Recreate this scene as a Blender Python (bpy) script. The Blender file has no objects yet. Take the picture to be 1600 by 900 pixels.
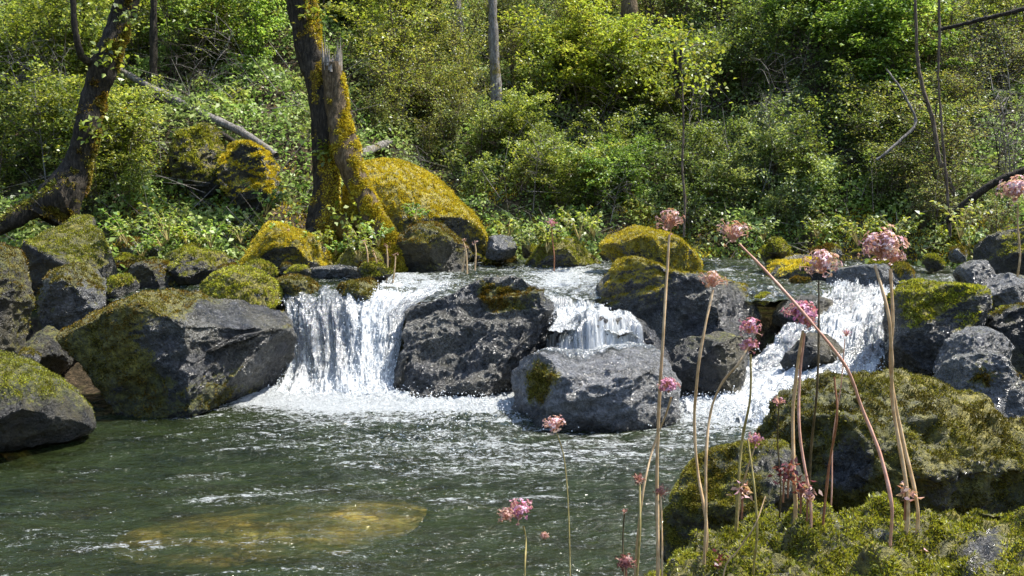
import bpy, bmesh, math
import numpy as np
from mathutils import Vector

S = bpy.context.scene
COL = S.collection
# ------------------------------------------------------------------ camera
FPX = 1555.0
CAMZ = 1.7
PITCH = math.atan(150.0 / FPX)
cam_d = bpy.data.cameras.new('camera')
cam = bpy.data.objects.new('camera', cam_d)
COL.objects.link(cam)
cam.location = (0, 0, CAMZ)
cam.rotation_euler = (math.pi / 2 - PITCH, 0, 0)
cam_d.sensor_width = 36.0
cam_d.lens = 36.0 * FPX / 1600.0
cam_d.clip_start = 0.05
cam_d.clip_end = 500
S.camera = cam
# ------------------------------------------------------------------ light
SUN_EL, SUN_AZ = math.radians(60), math.radians(74)      # azimuth clockwise from +Y (away from camera), towards +X
w = bpy.data.worlds.new("World"); S.world = w; w.use_nodes = True
nt = w.node_tree; nt.nodes.clear()
out = nt.nodes.new('ShaderNodeOutputWorld'); bg = nt.nodes.new('ShaderNodeBackground')
sky = nt.nodes.new('ShaderNodeTexSky'); sky.sky_type = 'NISHITA'; sky.sun_disc = False
sky.sun_elevation = SUN_EL; sky.sun_rotation = SUN_AZ
bg.inputs['Strength'].default_value = 0.15
nt.links.new(sky.outputs[0], bg.inputs['Color']); nt.links.new(bg.outputs[0], out.inputs['Surface'])
sd = bpy.data.lights.new('sun', 'SUN'); sd.energy = 3.9; sd.angle = math.radians(0.5); sd.color = (1.0, 0.95, 0.86)
sun = bpy.data.objects.new('sun', sd); COL.objects.link(sun)
tosun = Vector((math.sin(SUN_AZ) * math.cos(SUN_EL), math.cos(SUN_AZ) * math.cos(SUN_EL), math.sin(SUN_EL)))
sun.rotation_euler = tosun.to_track_quat('Z', 'Y').to_euler()
sun.location = tosun * 60
S.view_settings.view_transform = 'Standard'; S.view_settings.look = 'None'
S.view_settings.gamma = 1.0; S.view_settings.use_curve_mapping = False
S.view_settings.exposure = 1.25
c = S.cycles
c.max_bounces = 6; c.diffuse_bounces = 3; c.glossy_bounces = 3; c.transmission_bounces = 4
c.transparent_max_bounces = 8; c.caustics_reflective = False; c.caustics_refractive = False
c.sample_clamp_indirect = 6

# ------------------------------------------------------------------ numpy tools
CA, SA = math.cos(PITCH), math.sin(PITCH)
def P(px, py, Y):
    u = (px - 800.0) / FPX; v = -(py - 450.0) / FPX
    dy = CA + v * SA; dz = -SA + v * CA
    t = Y / dy
    return np.array([u * t, Y, CAMZ + dz * t])
def proj(V):
    x = V[:, 0]; y = V[:, 1]; z = V[:, 2] - CAMZ
    f = y * CA - z * SA; u = y * SA + z * CA
    f = np.maximum(f, 0.05)
    return 800 + FPX * x / f, 450 - FPX * u / f
_r = np.random.RandomState(7)
PERM = np.concatenate([_r.permutation(256)] * 3)
GR = _r.normal(size=(256, 3)); GR /= np.linalg.norm(GR, axis=1)[:, None]
def perlin(p, seed=0):
    p = p + seed * 17.31
    i = np.floor(p).astype(np.int64); f = p - i; i &= 255
    u = f * f * f * (f * (f * 6 - 15) + 10)
    def g(dx, dy, dz):
        h = PERM[(PERM[(PERM[(i[:, 0] + dx) & 255] + i[:, 1] + dy) & 255] + i[:, 2] + dz) & 255]
        return (GR[h] * (f - np.array([dx, dy, dz]))).sum(1)
    def L(a, b, t): return a + (b - a) * t
    x0 = L(g(0,0,0), g(1,0,0), u[:, 0]); x1 = L(g(0,1,0), g(1,1,0), u[:, 0])
    x2 = L(g(0,0,1), g(1,0,1), u[:, 0]); x3 = L(g(0,1,1), g(1,1,1), u[:, 0])
    return L(L(x0, x1, u[:, 1]), L(x2, x3, u[:, 1]), u[:, 2]) * 1.6
def fbm(p, seed=0, octv=4, lac=2.1, gain=0.5, ridge=False):
    s = np.zeros(len(p)); a = 1.0; q = p.copy()
    for k in range(octv):
        n = perlin(q, seed + k)
        s += a * ((1 - 2 * np.abs(n)) if ridge else n)
        a *= gain; q = q * lac
    return s
def sstep(a, b, x):
    t = np.clip((x - a) / (b - a), 0, 1); return t * t * (3 - 2 * t)
def nrm(v): return v / np.maximum(np.linalg.norm(v, axis=1), 1e-9)[:, None]

def link(name, me, parent=None):
    o = bpy.data.objects.new(name, me); COL.objects.link(o)
    if parent is not None: o.parent = parent
    return o
def mesh(name, V, F, mat=None, parent=None, smooth=True, attrs=None, uv=None):
    V = np.asarray(V, dtype=np.float32); F = np.asarray(F, dtype=np.int32)
    me = bpy.data.meshes.new(name)
    k = F.shape[1]
    me.vertices.add(len(V)); me.vertices.foreach_set('co', V.ravel())
    me.loops.add(F.size); me.loops.foreach_set('vertex_index', F.ravel())
    me.polygons.add(len(F)); me.polygons.foreach_set('loop_start', np.arange(0, F.size, k, dtype=np.int32))
    me.polygons.foreach_set('loop_total', np.full(len(F), k, dtype=np.int32))
    if smooth: me.polygons.foreach_set('use_smooth', np.ones(len(F), dtype=bool))
    me.update(calc_edges=True)
    for an, av in (attrs or {}).items():
        a = me.attributes.new(an, 'FLOAT', 'POINT'); a.data.foreach_set('value', np.asarray(av, dtype=np.float32))
    if uv is not None:
        l = me.uv_layers.new(name='UVMap'); l.data.foreach_set('uv', np.asarray(uv, dtype=np.float32)[F.ravel()].ravel())
    if mat is not None: me.materials.append(mat)
    return link(name, me, parent)
def tag(o, label=None, cat=None, group=None, kind=None):
    if label: o['label'] = label
    if cat: o['category'] = cat
    if group: o['group'] = group
    if kind: o['kind'] = kind
    return o
def empty(name, loc=(0, 0, 0)):
    o = bpy.data.objects.new(name, None); COL.objects.link(o); o.location = loc
    o.empty_display_size = 0.1
    return o
def vnormals(V, F):
    if F.shape[1] == 4:
        n = np.cross(V[F[:, 2]] - V[F[:, 0]], V[F[:, 3]] - V[F[:, 1]])
    else:
        n = np.cross(V[F[:, 1]] - V[F[:, 0]], V[F[:, 2]] - V[F[:, 0]])
    o = np.zeros_like(V)
    for k in range(F.shape[1]):
        for a in range(3): o[:, a] += np.bincount(F[:, k], n[:, a], len(V))
    return nrm(o)
def grid_faces(nu, nv, wrap=False):
    i = np.arange(nu - 1)[:, None] * nv; j = np.arange(nv if wrap else nv - 1)[None, :]
    j2 = (j + 1) % nv
    a = i + j; b = i + j2; c_ = i + nv + j2; d = i + nv + j
    return np.stack([a, b, c_, d], -1).reshape(-1, 4)
_ico = {}
def ico(n):
    if n not in _ico:
        b = bmesh.new(); bmesh.ops.create_icosphere(b, subdivisions=n, radius=1)
        V = np.array([v.co[:] for v in b.verts]); F = np.array([[v.index for v in f.verts] for f in b.faces])
        b.free(); _ico[n] = (V, F)
    return _ico[n]
def catmull(pts, n):
    pts = np.asarray(pts, float); m = len(pts)
    q = np.vstack([2 * pts[0] - pts[1], pts, 2 * pts[-1] - pts[-2]])
    t = np.linspace(0, m - 1 - 1e-6, n); i = t.astype(int); f = (t - i)[:, None]
    a, b, c_, d = q[i], q[i + 1], q[i + 2], q[i + 3]
    return 0.5 * (2 * b + (c_ - a) * f + (2 * a - 5 * b + 4 * c_ - d) * f ** 2 + (3 * b - a - 3 * c_ + d) * f ** 3)
def tube(pts, rad, nseg=12, n=None, rough=0.0, freq=6.0, seed=0, fine=0.0):
    pts = np.asarray(pts, float); rad = np.asarray(rad, float)
    n = n or len(pts) * 4
    C = catmull(pts, n); R = np.interp(np.linspace(0, 1, n), np.linspace(0, 1, len(rad)), rad)
    T = nrm(np.gradient(C, axis=0))
    up = np.tile(np.array([[0.13, 1.0, 0.08]]), (n, 1))
    A = nrm(np.cross(T, up)); B = np.cross(T, A)
    th = np.linspace(0, 2 * math.pi, nseg, endpoint=False)
    D = (np.cos(th)[None, :, None] * A[:, None] + np.sin(th)[None, :, None] * B[:, None])
    V = (C[:, None] + D * R[:, None, None]).reshape(-1, 3); D = D.reshape(-1, 3)
    RR = np.repeat(R, nseg)
    if rough:
        q = V * np.array([freq, freq, freq * 0.35])
        V = V + D * ((fbm(q, seed, 3) - .25) * rough * RR)[:, None]
        if fine: V = V + D * ((fbm(V * np.array([38, 38, 9]), seed + 5, 3, ridge=True) - .4) * fine * 2)[:, None]
    return V, grid_faces(n, nseg, True)
def join(parts):
    Vs, Fs, o = [], [], 0
    for V, F in parts:
        Vs.append(V); Fs.append(F + o); o += len(V)
    return np.vstack(Vs), np.vstack(Fs)
def sample(V, F, N, rng, wt=None):
    T = F if F.shape[1] == 3 else np.vstack([F[:, [0, 1, 2]], F[:, [0, 2, 3]]])
    a, b, c_ = V[T[:, 0]], V[T[:, 1]], V[T[:, 2]]
    n = np.cross(b - a, c_ - a); ar = np.linalg.norm(n, axis=1)
    pr = ar if wt is None else ar * wt[T].mean(1)
    if pr.sum() <= 1e-9: return np.zeros((0, 3)), np.zeros((0, 3))
    k = rng.choice(len(T), N, p=pr / pr.sum())
    u = rng.rand(N); v = rng.rand(N); m = u + v > 1; u[m] = 1 - u[m]; v[m] = 1 - v[m]
    return a[k] + (b[k] - a[k]) * u[:, None] + (c_[k] - a[k]) * v[:, None], n[k] / np.maximum(ar[k], 1e-12)[:, None]
def leaves(pos, nor, L, W, rng, lift=0.3, fold=0.25, spread=0.6, along=None):
    """folded diamond leaves: pos base, nor the face normal of the leaf"""
    N = len(pos)
    n = nrm(nor + rng.normal(size=(N, 3)) * spread)
    t = rng.normal(size=(N, 3)) if along is None else along + rng.normal(size=(N, 3)) * 0.35
    d = nrm(t - (t * n).sum(1)[:, None] * n * (1 - lift)); s = nrm(np.cross(d, n))
    n2 = np.cross(s, d)
    L = np.broadcast_to(L, (N,))[:, None]; W = np.broadcast_to(W, (N,))[:, None]
    v0 = pos; v1 = pos + d * L * .45 + s * W * .5 + n2 * W * fold; v2 = pos + d * L - n2 * L * 0.12; v3 = pos + d * L * .45 - s * W * .5 + n2 * W * fold
    V = np.stack([v0, v1, v2, v3], 1).reshape(-1, 3)
    return V, np.arange(N * 4).reshape(-1, 4)
def blades(pos, nor, L, W, rng, spread=0.7, droop=0.0):
    N = len(pos)
    d = nrm(nor + rng.normal(size=(N, 3)) * spread + np.array([0, 0, -droop]))
    s = nrm(np.cross(d, rng.normal(size=(N, 3))))
    L = (np.broadcast_to(L, (N,)) * rng.uniform(0.5, 1.2, N))[:, None]
    W = np.broadcast_to(W, (N,))[:, None]
    V = np.stack([pos - d * L * 0.15, pos + d * L * .45 + s * W * .5, pos + d * L, pos + d * L * .45 - s * W * .5], 1).reshape(-1, 3)
    return V, np.arange(N * 4).reshape(-1, 4)

# ------------------------------------------------------------------ materials
class NT:
    def __init__(s, name):
        s.m = bpy.data.materials.new(name); s.m.use_nodes = True; s.t = s.m.node_tree; s.t.nodes.clear()
        s.out = s.n('ShaderNodeOutputMaterial')
    def n(s, typ, **kw):
        nd = s.t.nodes.new(typ)
        for k, v in kw.items(): setattr(nd, k, v)
        return nd
    def l(s, a, b): s.t.links.new(a, b)
    def set(s, sock, v):
        if hasattr(v, 'links') or isinstance(v, bpy.types.NodeSocket): s.l(v, sock)
        elif isinstance(v, (tuple, list)) and len(v) == 3 and sock.type == 'RGBA': sock.default_value = (*v, 1)
        else: sock.default_value = v
    def obj(s): return s.n('ShaderNodeTexCoord').outputs['Object']
    def geo(s, k): return s.n('ShaderNodeNewGeometry').outputs[k]
    def attr(s, name): return s.n('ShaderNodeAttribute', attribute_name=name).outputs['Fac']
    def rnd(s): return s.n('ShaderNodeObjectInfo').outputs['Random']
    def noise(s, vec, scale, det=4, rough=0.6, dist=0.0, out='Fac'):
        nd = s.n('ShaderNodeTexNoise'); s.l(vec, nd.inputs['Vector'])
        nd.inputs['Scale'].default_value = scale; nd.inputs['Detail'].default_value = det
        nd.inputs['Roughness'].default_value = rough; nd.inputs['Distortion'].default_value = dist
        return nd.outputs[out]
    def voro(s, vec, scale, feat='F1'):
        nd = s.n('ShaderNodeTexVoronoi', feature=feat); s.l(vec, nd.inputs['Vector']); nd.inputs['Scale'].default_value = scale
        return nd.outputs['Distance']
    def map(s, vec, sc=(1, 1, 1)):
        nd = s.n('ShaderNodeMapping'); s.l(vec, nd.inputs[0]); nd.inputs['Scale'].default_value = sc; return nd.outputs[0]
    def ramp(s, fac, *stops):
        nd = s.n('ShaderNodeValToRGB'); s.l(fac, nd.inputs[0]); e = nd.color_ramp.elements
        while len(e) < len(stops): e.new(0.5)
        for el, (p_, c_) in zip(e, stops):
            el.position = p_; el.color = (*c_, 1) if isinstance(c_, (tuple, list)) else (c_, c_, c_, 1)
        return nd.outputs[0]
    def mix(s, f, a, b, mode='MIX'):
        nd = s.n('ShaderNodeMix', data_type='RGBA', blend_type=mode)
        s.set(nd.inputs[0], f); s.set(nd.inputs[6], a); s.set(nd.inputs[7], b); return nd.outputs[2]
    def math(s, op, a, b=0.0, clamp=False):
        nd = s.n('ShaderNodeMath', operation=op); nd.use_clamp = clamp
        s.set(nd.inputs[0], a); s.set(nd.inputs[1], b); return nd.outputs[0]
    def bump(s, h, dist, strength=1.0, nrm_=None):
        nd = s.n('ShaderNodeBump'); s.set(nd.inputs['Height'], h); nd.inputs['Distance'].default_value = dist
        nd.inputs['Strength'].default_value = strength
        if nrm_ is not None: s.l(nrm_, nd.inputs['Normal'])
        return nd.outputs[0]
    def mixs(s, f, a, b):
        nd = s.n('ShaderNodeMixShader'); s.set(nd.inputs[0], f); s.l(a, nd.inputs[1]); s.l(b, nd.inputs[2]); return nd.outputs[0]
    def prin(s, col, rough, normal=None, spec=0.5):
        nd = s.n('ShaderNodeBsdfPrincipled'); s.set(nd.inputs['Base Color'], col); s.set(nd.inputs['Roughness'], rough)
        nd.inputs['Specular IOR Level'].default_value = spec
        if normal is not None: s.l(normal, nd.inputs['Normal'])
        return nd.outputs[0]
    def end(s, sh): s.l(sh, s.out.inputs['Surface']); return s.m

def leaf_mat(name, cols, trans=0.45, gloss=0.04, var=0.3, drift=None, dsc=2.2):
    """cols: colours picked per leaf"""
    m = NT(name); r = m.geo('Random Per Island')
    k = len(cols)
    col = m.ramp(r, *[((i + .5) / k, c_) for i, c_ in enumerate(cols)])
    nz = m.noise(m.geo('Position'), 1.3, 2)
    if drift: col = m.mix(m.ramp(m.noise(m.geo('Position'), dsc, 4, .65), (.42, 0.0), (.58, 1.0)), col, m.mix(1.0, col, drift, 'MULTIPLY'))
    v = m.ramp(m.rnd(), (0, 1 - var), (1, 1 + var * .6))
    col = m.mix(1.0, col, v, 'MULTIPLY')
    col = m.mix(1.0, col, m.ramp(nz, (.3, .75), (.7, 1.2)), 'MULTIPLY')
    d = m.n('ShaderNodeBsdfDiffuse'); m.l(col, d.inputs[0])
    t = m.n('ShaderNodeBsdfTranslucent'); m.l(m.mix(1.0, col, (1.25, 1.2, .6), 'MULTIPLY'), t.inputs[0])
    s1 = m.mixs(trans, d.outputs[0], t.outputs[0])
    g = m.n('ShaderNodeBsdfGlossy'); g.inputs['Roughness'].default_value = 0.42; g.inputs[0].default_value = (.9, .95, 1, 1)
    return m.end(m.mixs(gloss, s1, g.outputs[0]))

def rock_mat(name, tint=(1, 1, 1), wet=0.5, light=0.0, brown=0.4, fleck=1.0):
    m = NT(name); o = m.geo('Position'); moss = m.attr('moss'); gold = m.attr('gold')
    n1 = m.noise(o, 2.6, 4, .6); n2 = m.noise(o, 30.0, 5, .8, .4); v1 = m.voro(o, 48.0); n3 = m.noise(m.map(o, (1, 1, 2.6)), 8.0, 5, .75, 1.2)
    n4 = m.noise(o, 95.0, 3, .8)
    a = .03 + light; b = (.11 + light * 1.6) * fleck; e = (.3 + light * 1.3) * fleck
    base = m.ramp(n2, (.36, (a * .4, a * .42, a * .42)), (.48, (a * 1.3, a * 1.35, a * 1.45)), (.58, (b, b * 1.03, b * 1.1)), (.7, (e, e, e * 1.02)))
    base = m.mix(m.ramp(n3, (.46, 0.0), (.62, .7)), base, (a * .35, a * .36, a * .34))
    base = m.mix(m.ramp(n1, (.45, 0.0), (.62, brown)), base, m.ramp(n2, (.35, (.02, .018, .008)), (.65, (.17, .15, .07))))
    base = m.mix(m.ramp(m.math('ADD', m.math('MULTIPLY', n4, .6), m.math('MULTIPLY', n1, .4)), (.56, 0.0), (.64, .7 * fleck)), base, (.4, .41, .4))
    base = m.mix(1.0, base, tint, 'MULTIPLY')
    sep = m.n('ShaderNodeSeparateXYZ'); m.l(o, sep.inputs[0])
    zz = m.math('ADD', sep.outputs[2], m.math('MULTIPLY', m.noise(o, 5, 4, .7), .22))
    base = m.mix(m.ramp(zz, (.13, 1.0), (.26, 0.0)), base, m.mix(n2, (.004, .004, .003), (.03, .028, .018)))
    mn = m.noise(o, 24, 5, .75)
    mc = m.mix(gold, m.ramp(mn, (.32, (.014, .017, .004)), (.5, (.07, .075, .012)), (.68, (.24, .22, .03))),
               m.ramp(mn, (.32, (.05, .035, .006)), (.48, (.34, .28, .02)), (.68, (.66, .5, .05))))
    fac = m.math('ADD', moss, m.math('MULTIPLY', m.math('SUBTRACT', m.noise(o, 34, 5, .75), .5), 1.5))
    fac = m.ramp(fac, (.38, 0.0), (.52, 1.0))
    col = m.mix(fac, base, mc)
    rgh = m.math('ADD', m.ramp(m.noise(o, 11, 4, .7), (.35, max(.08, .42 - wet)), (.65, .75 - wet * .8)), m.math('MULTIPLY', fac, .5), clamp=True)
    h = m.math('ADD', m.math('MULTIPLY', n2, .9), m.math('MULTIPLY', n4, .45))
    h = m.math('ADD', h, m.math('MULTIPLY', v1, .25))
    h = m.math('ADD', h, m.math('MULTIPLY', n3, .5))
    return m.end(m.prin(col, rgh, m.bump(h, .04, 1.0), .9))

M = {}
M['rock'] = rock_mat('wet dark rock', (1.05, 1.02, .98), .4, .008)
M['rock_grey'] = rock_mat('grey stone', (1.04, 1.02, .98), .35, .07, .3)
M['rock_dark'] = rock_mat('dark rock', (.8, .74, .58), .2, -.008, .9, .4)
M['rock_silver'] = rock_mat('silvery wet stone', (1.04, 1.02, .99), .37, .12, .2)
M['moss'] = leaf_mat('moss fronds', [(.03, .032, .006), (.1, .1, .014), (.2, .19, .025), (.4, .36, .06), (.16, .11, .025)], .3, .02, drift=(.9, .65, .5), dsc=3)
M['moss_gold'] = leaf_mat('golden moss', [(.22, .16, .012), (.6, .46, .026), (.82, .66, .06), (.66, .64, .09), (.54, .42, .035)], .3, .02, drift=(.8, .78, .7), dsc=3.5)
M['moss_green'] = leaf_mat('green moss', [(.05, .06, .01), (.26, .3, .025), (.5, .54, .05), (.72, .72, .12), (.28, .24, .05)], .4, .03, drift=(.6, .6, .55), dsc=5)
M['moss_dark'] = leaf_mat('dark moss', [(.03, .03, .006), (.14, .14, .018), (.34, .32, .04), (.18, .13, .03), (.54, .5, .09), (.28, .28, .03)], .25, .02, drift=(.5, .45, .45), dsc=4)

GREENS = {
    'mid': [(.05, .07, .02), (.14, .2, .035), (.22, .31, .05), (.36, .46, .1), (.15, .2, .04), (.48, .54, .2)],
    'bright': [(.12, .14, .012), (.3, .37, .04), (.42, .5, .07), (.54, .6, .14), (.24, .29, .04), (.36, .32, .08)],
    'fresh': [(.07, .12, .02), (.2, .34, .05), (.3, .46, .08), (.44, .6, .15), (.17, .26, .04), (.5, .6, .22)],
    'pale': [(.1, .13, .04), (.27, .35, .1), (.42, .49, .18), (.56, .6, .3), (.18, .25, .07)],
    'olive': [(.06, .07, .025), (.17, .21, .06), (.28, .34, .1), (.44, .48, .2), (.18, .18, .07), (.2, .3, .06)],
    'brown': [(.09, .08, .03), (.24, .22, .08), (.32, .38, .12), (.46, .48, .22), (.3, .24, .12), (.24, .34, .08)],
    'dark': [(.04, .06, .02), (.11, .17, .04), (.18, .27, .07), (.3, .42, .14), (.1, .12, .04)],
}
for k, v in GREENS.items(): M['leaf_' + k] = leaf_mat(k + ' leaves', v, .5, .035, drift=(1.25, 1.12, .9) if k in ('mid', 'dark', 'olive') else (.75, .85, .9), dsc=1.4)

def bark_mat(name, cols, mosscol=(.2, .12, .02)):
    m = NT(name); o = m.geo('Position'); st = m.map(o, (1, 1, .25))
    n = m.noise(st, 38, 5, .75); n2 = m.noise(o, 7, 4, .6); mo = m.attr('moss')
    col = m.ramp(n, (.3, cols[0]), (.5, cols[1]), (.7, cols[2]))
    mc = m.ramp(m.noise(o, 45, 4, .7), (.3, tuple(x * .2 for x in mosscol)), (.55, mosscol), (.75, tuple(x * 2.0 for x in mosscol)))
    f = m.ramp(m.math('ADD', mo, m.math('MULTIPLY', m.math('SUBTRACT', m.noise(o, 22, 4, .7), .5), 1.2)), (.4, 0.0), (.55, 1.0))
    return m.end(m.prin(m.mix(f, col, mc), .85, m.bump(m.math('ADD', n, m.math('MULTIPLY', n2, .5)), .03, 1.0), .3))
M['bark'] = bark_mat('mossy bark', [(.008, .006, .004), (.032, .026, .018), (.11, .09, .065)], (.16, .11, .018))
M['bark_orange'] = bark_mat('lichened bark', [(.03, .02, .012), (.12, .085, .045), (.3, .22, .13)], (.22, .16, .02))
M['bark_pale'] = bark_mat('pale bark', [(.12, .1, .08), (.34, .3, .25), (.6, .54, .46)], (.3, .28, .1))
M['bark_grey'] = bark_mat('grey dead wood', [(.05, .045, .04), (.2, .18, .16), (.42, .4, .37)], (.2, .16, .04))
M['twig'] = bark_mat('twigs', [(.05, .035, .025), (.16, .12, .09), (.34, .28, .22)])

def ground_mat():
    m = NT('forest floor'); o = m.geo('Position')
    n = m.noise(o, 16, 5, .75); n2 = m.noise(o, 2.0, 4, .6)
    col = m.ramp(n, (.3, (.012, .01, .006)), (.5, (.05, .038, .022)), (.66, (.14, .1, .06)), (.8, (.26, .2, .13)))
    col = m.mix(m.ramp(n2, (.45, 0.0), (.62, .8)), col, m.ramp(n, (.3, (.02, .025, .006)), (.7, (.12, .14, .03))))
    return m.end(m.prin(col, .95, m.bump(n, .05, 1.0), .2))
M['ground'] = ground_mat()

def pool_mat():
    m = NT('stream water'); o = m.geo('Position'); foam = m.attr('foam')
    st = m.map(o, (1.0, 1.9, 1))
    f1 = m.noise(st, 11, 5, .75, 1.0); f2 = m.noise(st, 34, 4, .75, .7); f3 = m.noise(st, 85, 3, .7)
    w1 = m.noise(st, 9, 3, .6, .6); w2 = m.noise(st, 30, 3, .6, .4)
    h = m.math('ADD', m.math('MULTIPLY', w1, .85), m.math('MULTIPLY', w2, .22))
    nb = m.bump(h, .05, 1.0)
    fr = m.n('ShaderNodeFresnel'); fr.inputs['IOR'].default_value = 1.4; m.l(nb, fr.inputs['Normal'])
    tr = m.n('ShaderNodeBsdfTransparent'); tr.inputs[0].default_value = (.78, .76, .5, 1)
    df = m.n('ShaderNodeBsdfDiffuse'); df.inputs[0].default_value = (.022, .032, .01, 1); m.l(nb, df.inputs['Normal'])
    body = m.mixs(m.ramp(m.noise(m.map(o, (.8, 2.2, 1)), 2.6, 4, .65), (.36, .34), (.62, .9)), tr.outputs[0], df.outputs[0])
    gl = m.n('ShaderNodeBsdfGlossy'); gl.inputs['Roughness'].default_value = .1; m.l(nb, gl.inputs['Normal'])
    wat = m.mixs(m.math('MULTIPLY', fr.outputs[0], 1.0, clamp=True), body, gl.outputs[0])
    # foam: thresholded noise whose cover follows the vertex attribute
    mixn = m.math('ADD', m.math('MULTIPLY', f1, .5), m.math('ADD', m.math('MULTIPLY', f2, .35), m.math('MULTIPLY', f3, .15)))
    ff = m.math('ADD', mixn, m.math('MULTIPLY', foam, .42))
    ff = m.ramp(ff, (.60, 0.0), (.68, 1.0))
    fcol = m.ramp(f2, (.25, (.34, .37, .37)), (.45, (.62, .66, .66)), (.65, (.85, .87, .87)))
    fo = m.prin(fcol, .5, m.bump(m.math('ADD', f2, f3), .04, 1.0), .5)
    return m.end(m.mixs(ff, wat, fo))
M['pool'] = pool_mat()

def fall_mat(name='falling water', cover=0.0):
    m = NT(name); uvn = m.n('ShaderNodeUVMap'); uv = uvn.outputs[0]; foam = m.attr('foam')
    st = m.map(uv, (1.0, .13, 1)); s2 = m.map(uv, (1.0, .22, 1))
    f1 = m.noise(st, 14, 5, .7, 1.2); f2 = m.noise(s2, 45, 5, .8, .9); f3 = m.noise(m.map(uv, (1, .7, 1)), 30, 6, .75, .5)
    mixn = m.math('ADD', m.math('MULTIPLY', f1, .35), m.math('ADD', m.math('MULTIPLY', f2, .28), m.math('MULTIPLY', f3, .37)))
    ff = m.ramp(m.math('ADD', mixn, m.math('MULTIPLY', foam, .4)), (.55 - cover, 0.0), (.76 - cover, 1.0))
    nb = m.bump(m.math('ADD', m.math('MULTIPLY', f1, .6), m.math('MULTIPLY', f2, .5)), .05, 1.0)
    tr = m.n('ShaderNodeBsdfTransparent'); tr.inputs[0].default_value = (.8, .84, .82, 1)
    gl = m.n('ShaderNodeBsdfGlossy'); gl.inputs['Roughness'].default_value = .2; m.l(nb, gl.inputs['Normal'])
    df = m.n('ShaderNodeBsdfDiffuse'); df.inputs[0].default_value = (.2, .23, .25, 1); m.l(nb, df.inputs['Normal'])
    body = m.mixs(.3, m.mixs(.35, tr.outputs[0], df.outputs[0]), gl.outputs[0])
    fcol = m.ramp(f3, (.3, (.42, .44, .45)), (.5, (.68, .7, .7)), (.68, (.86, .86, .83)))
    fo = m.prin(fcol, .45, nb, .5)
    cv = m.ramp(m.math('ADD', m.attr('cover'), m.math('MULTIPLY', m.math('SUBTRACT', f1, .5), 1.6)), (.25, 0.0), (.5, 1.0))
    clear = m.n('ShaderNodeBsdfTransparent')
    return m.end(m.mixs(cv, clear.outputs[0], m.mixs(ff, body, fo)))
M['fall'] = fall_mat()
def simple(name, c1, c2, sc=30, rough=.6, trans=0):
    m = NT(name); n = m.noise(m.geo('Position'), sc, 3, .6)
    col = m.ramp(n, (.35, c1), (.65, c2)); s1 = m.prin(col, rough, None, .4)
    if trans:
        t = m.n('ShaderNodeBsdfTranslucent'); m.l(col, t.inputs[0]); s1 = m.mixs(trans, s1, t.outputs[0])
    return m.end(s1)
M['stem_tan'] = simple('tan stems', (.5, .32, .15), (.72, .52, .3), 40, .55)
M['stem_pink'] = simple('pink stems', (.6, .3, .2), (.78, .46, .34), 40, .5)
M['stem_dark'] = simple('dark stems', (.06, .045, .02), (.14, .1, .045), 40, .6)
M['stem_green'] = simple('olive stems', (.26, .2, .06), (.46, .38, .15), 40, .6)
M['stem_red'] = simple('red brown stems', (.22, .08, .04), (.36, .17, .08), 40, .6)
def petal(name, cols): return leaf_mat(name, cols, .3, .03, .1)
M['petal_pink'] = petal('pink petals', [(.42, .12, .24), (.68, .32, .5), (.82, .54, .68), (.55, .18, .34)])
M['petal_pale'] = petal('pale petals', [(.55, .3, .36), (.72, .5, .56), (.85, .72, .74), (.42, .2, .26)])
M['petal_brown'] = petal('withered petals', [(.34, .16, .13), (.6, .38, .3), (.68, .5, .42), (.64, .38, .42)])
M['petal_dark'] = petal('dark petals', [(.12, .03, .04), (.25, .08, .08), (.35, .14, .13)])
M['spray'] = simple('spray', (.8, .83, .84), (.92, .93, .93), 30, .3)

# ------------------------------------------------------------------ ground
def yb(x):       # where the hillside begins
    return 12.4 - 2.6 * sstep(-.9, -3.1, x) - 1.6 * sstep(3.2, 6.0, x)
def smax(a, b, k=0.25):
    h = np.clip(0.5 + 0.5 * (a - b) / k, 0, 1); return b * (1 - h) + a * h + k * h * (1 - h)
def ground_z(x, y):
    x = np.asarray(x, float); y = np.asarray(y, float)
    q = np.stack([x, y, np.zeros_like(x)], -1).reshape(-1, 3)
    nz = (fbm(q * .45, 3, 3) * .30 + fbm(q * 1.9, 9, 3) * .08).reshape(x.shape)
    base = -.5 + 1.05 * sstep(8.55, 9.1, y)
    d = y - yb(x)
    hill = .66 + np.where(d > 0, .62 * d, .45 * d) + nz * sstep(-.5, 2.5, d)
    lb = .15 + .65 * (-x - 4.2) + nz * .5
    rb = .1 + .6 * (x - 4.7) + nz * .5
    near = -.3 + .3 * (3.6 - y) * 1.0
    near = np.minimum(near, .25) + nz * .1
    rf = .35 - 1.1 * np.sqrt(((x - 1.9) / 1.0) ** 2 + ((y - 3.2) / 1.1) ** 2) + .6
    rf = np.minimum(rf, .45)
    z = smax(base, hill); z = smax(z, lb); z = smax(z, rb); z = smax(z, near); z = smax(z, rf)
    return np.minimum(z, 22 + nz * 3)
gx = np.concatenate([np.linspace(-70, -11, 40), np.linspace(-10.9, 10.9, 260), np.linspace(11, 70, 40)])
gy = np.concatenate([np.linspace(-40, -1, 25), np.linspace(-.8, 24, 300), np.linspace(24.2, 110, 60)])
GX, GY = np.meshgrid(gx, gy, indexing='ij')
GV = np.stack([GX, GY, ground_z(GX, GY)], -1).reshape(-1, 3); GF = grid_faces(len(gx), len(gy))[:, ::-1]
n_ = vnormals(GV, GF)
if n_[:, 2].mean() < 0: GF = GF[:, ::-1]
tag(mesh('ground', GV, GF, M['ground']), 'brown forest floor of the hillside and the stream banks', 'ground', kind='structure')

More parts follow.
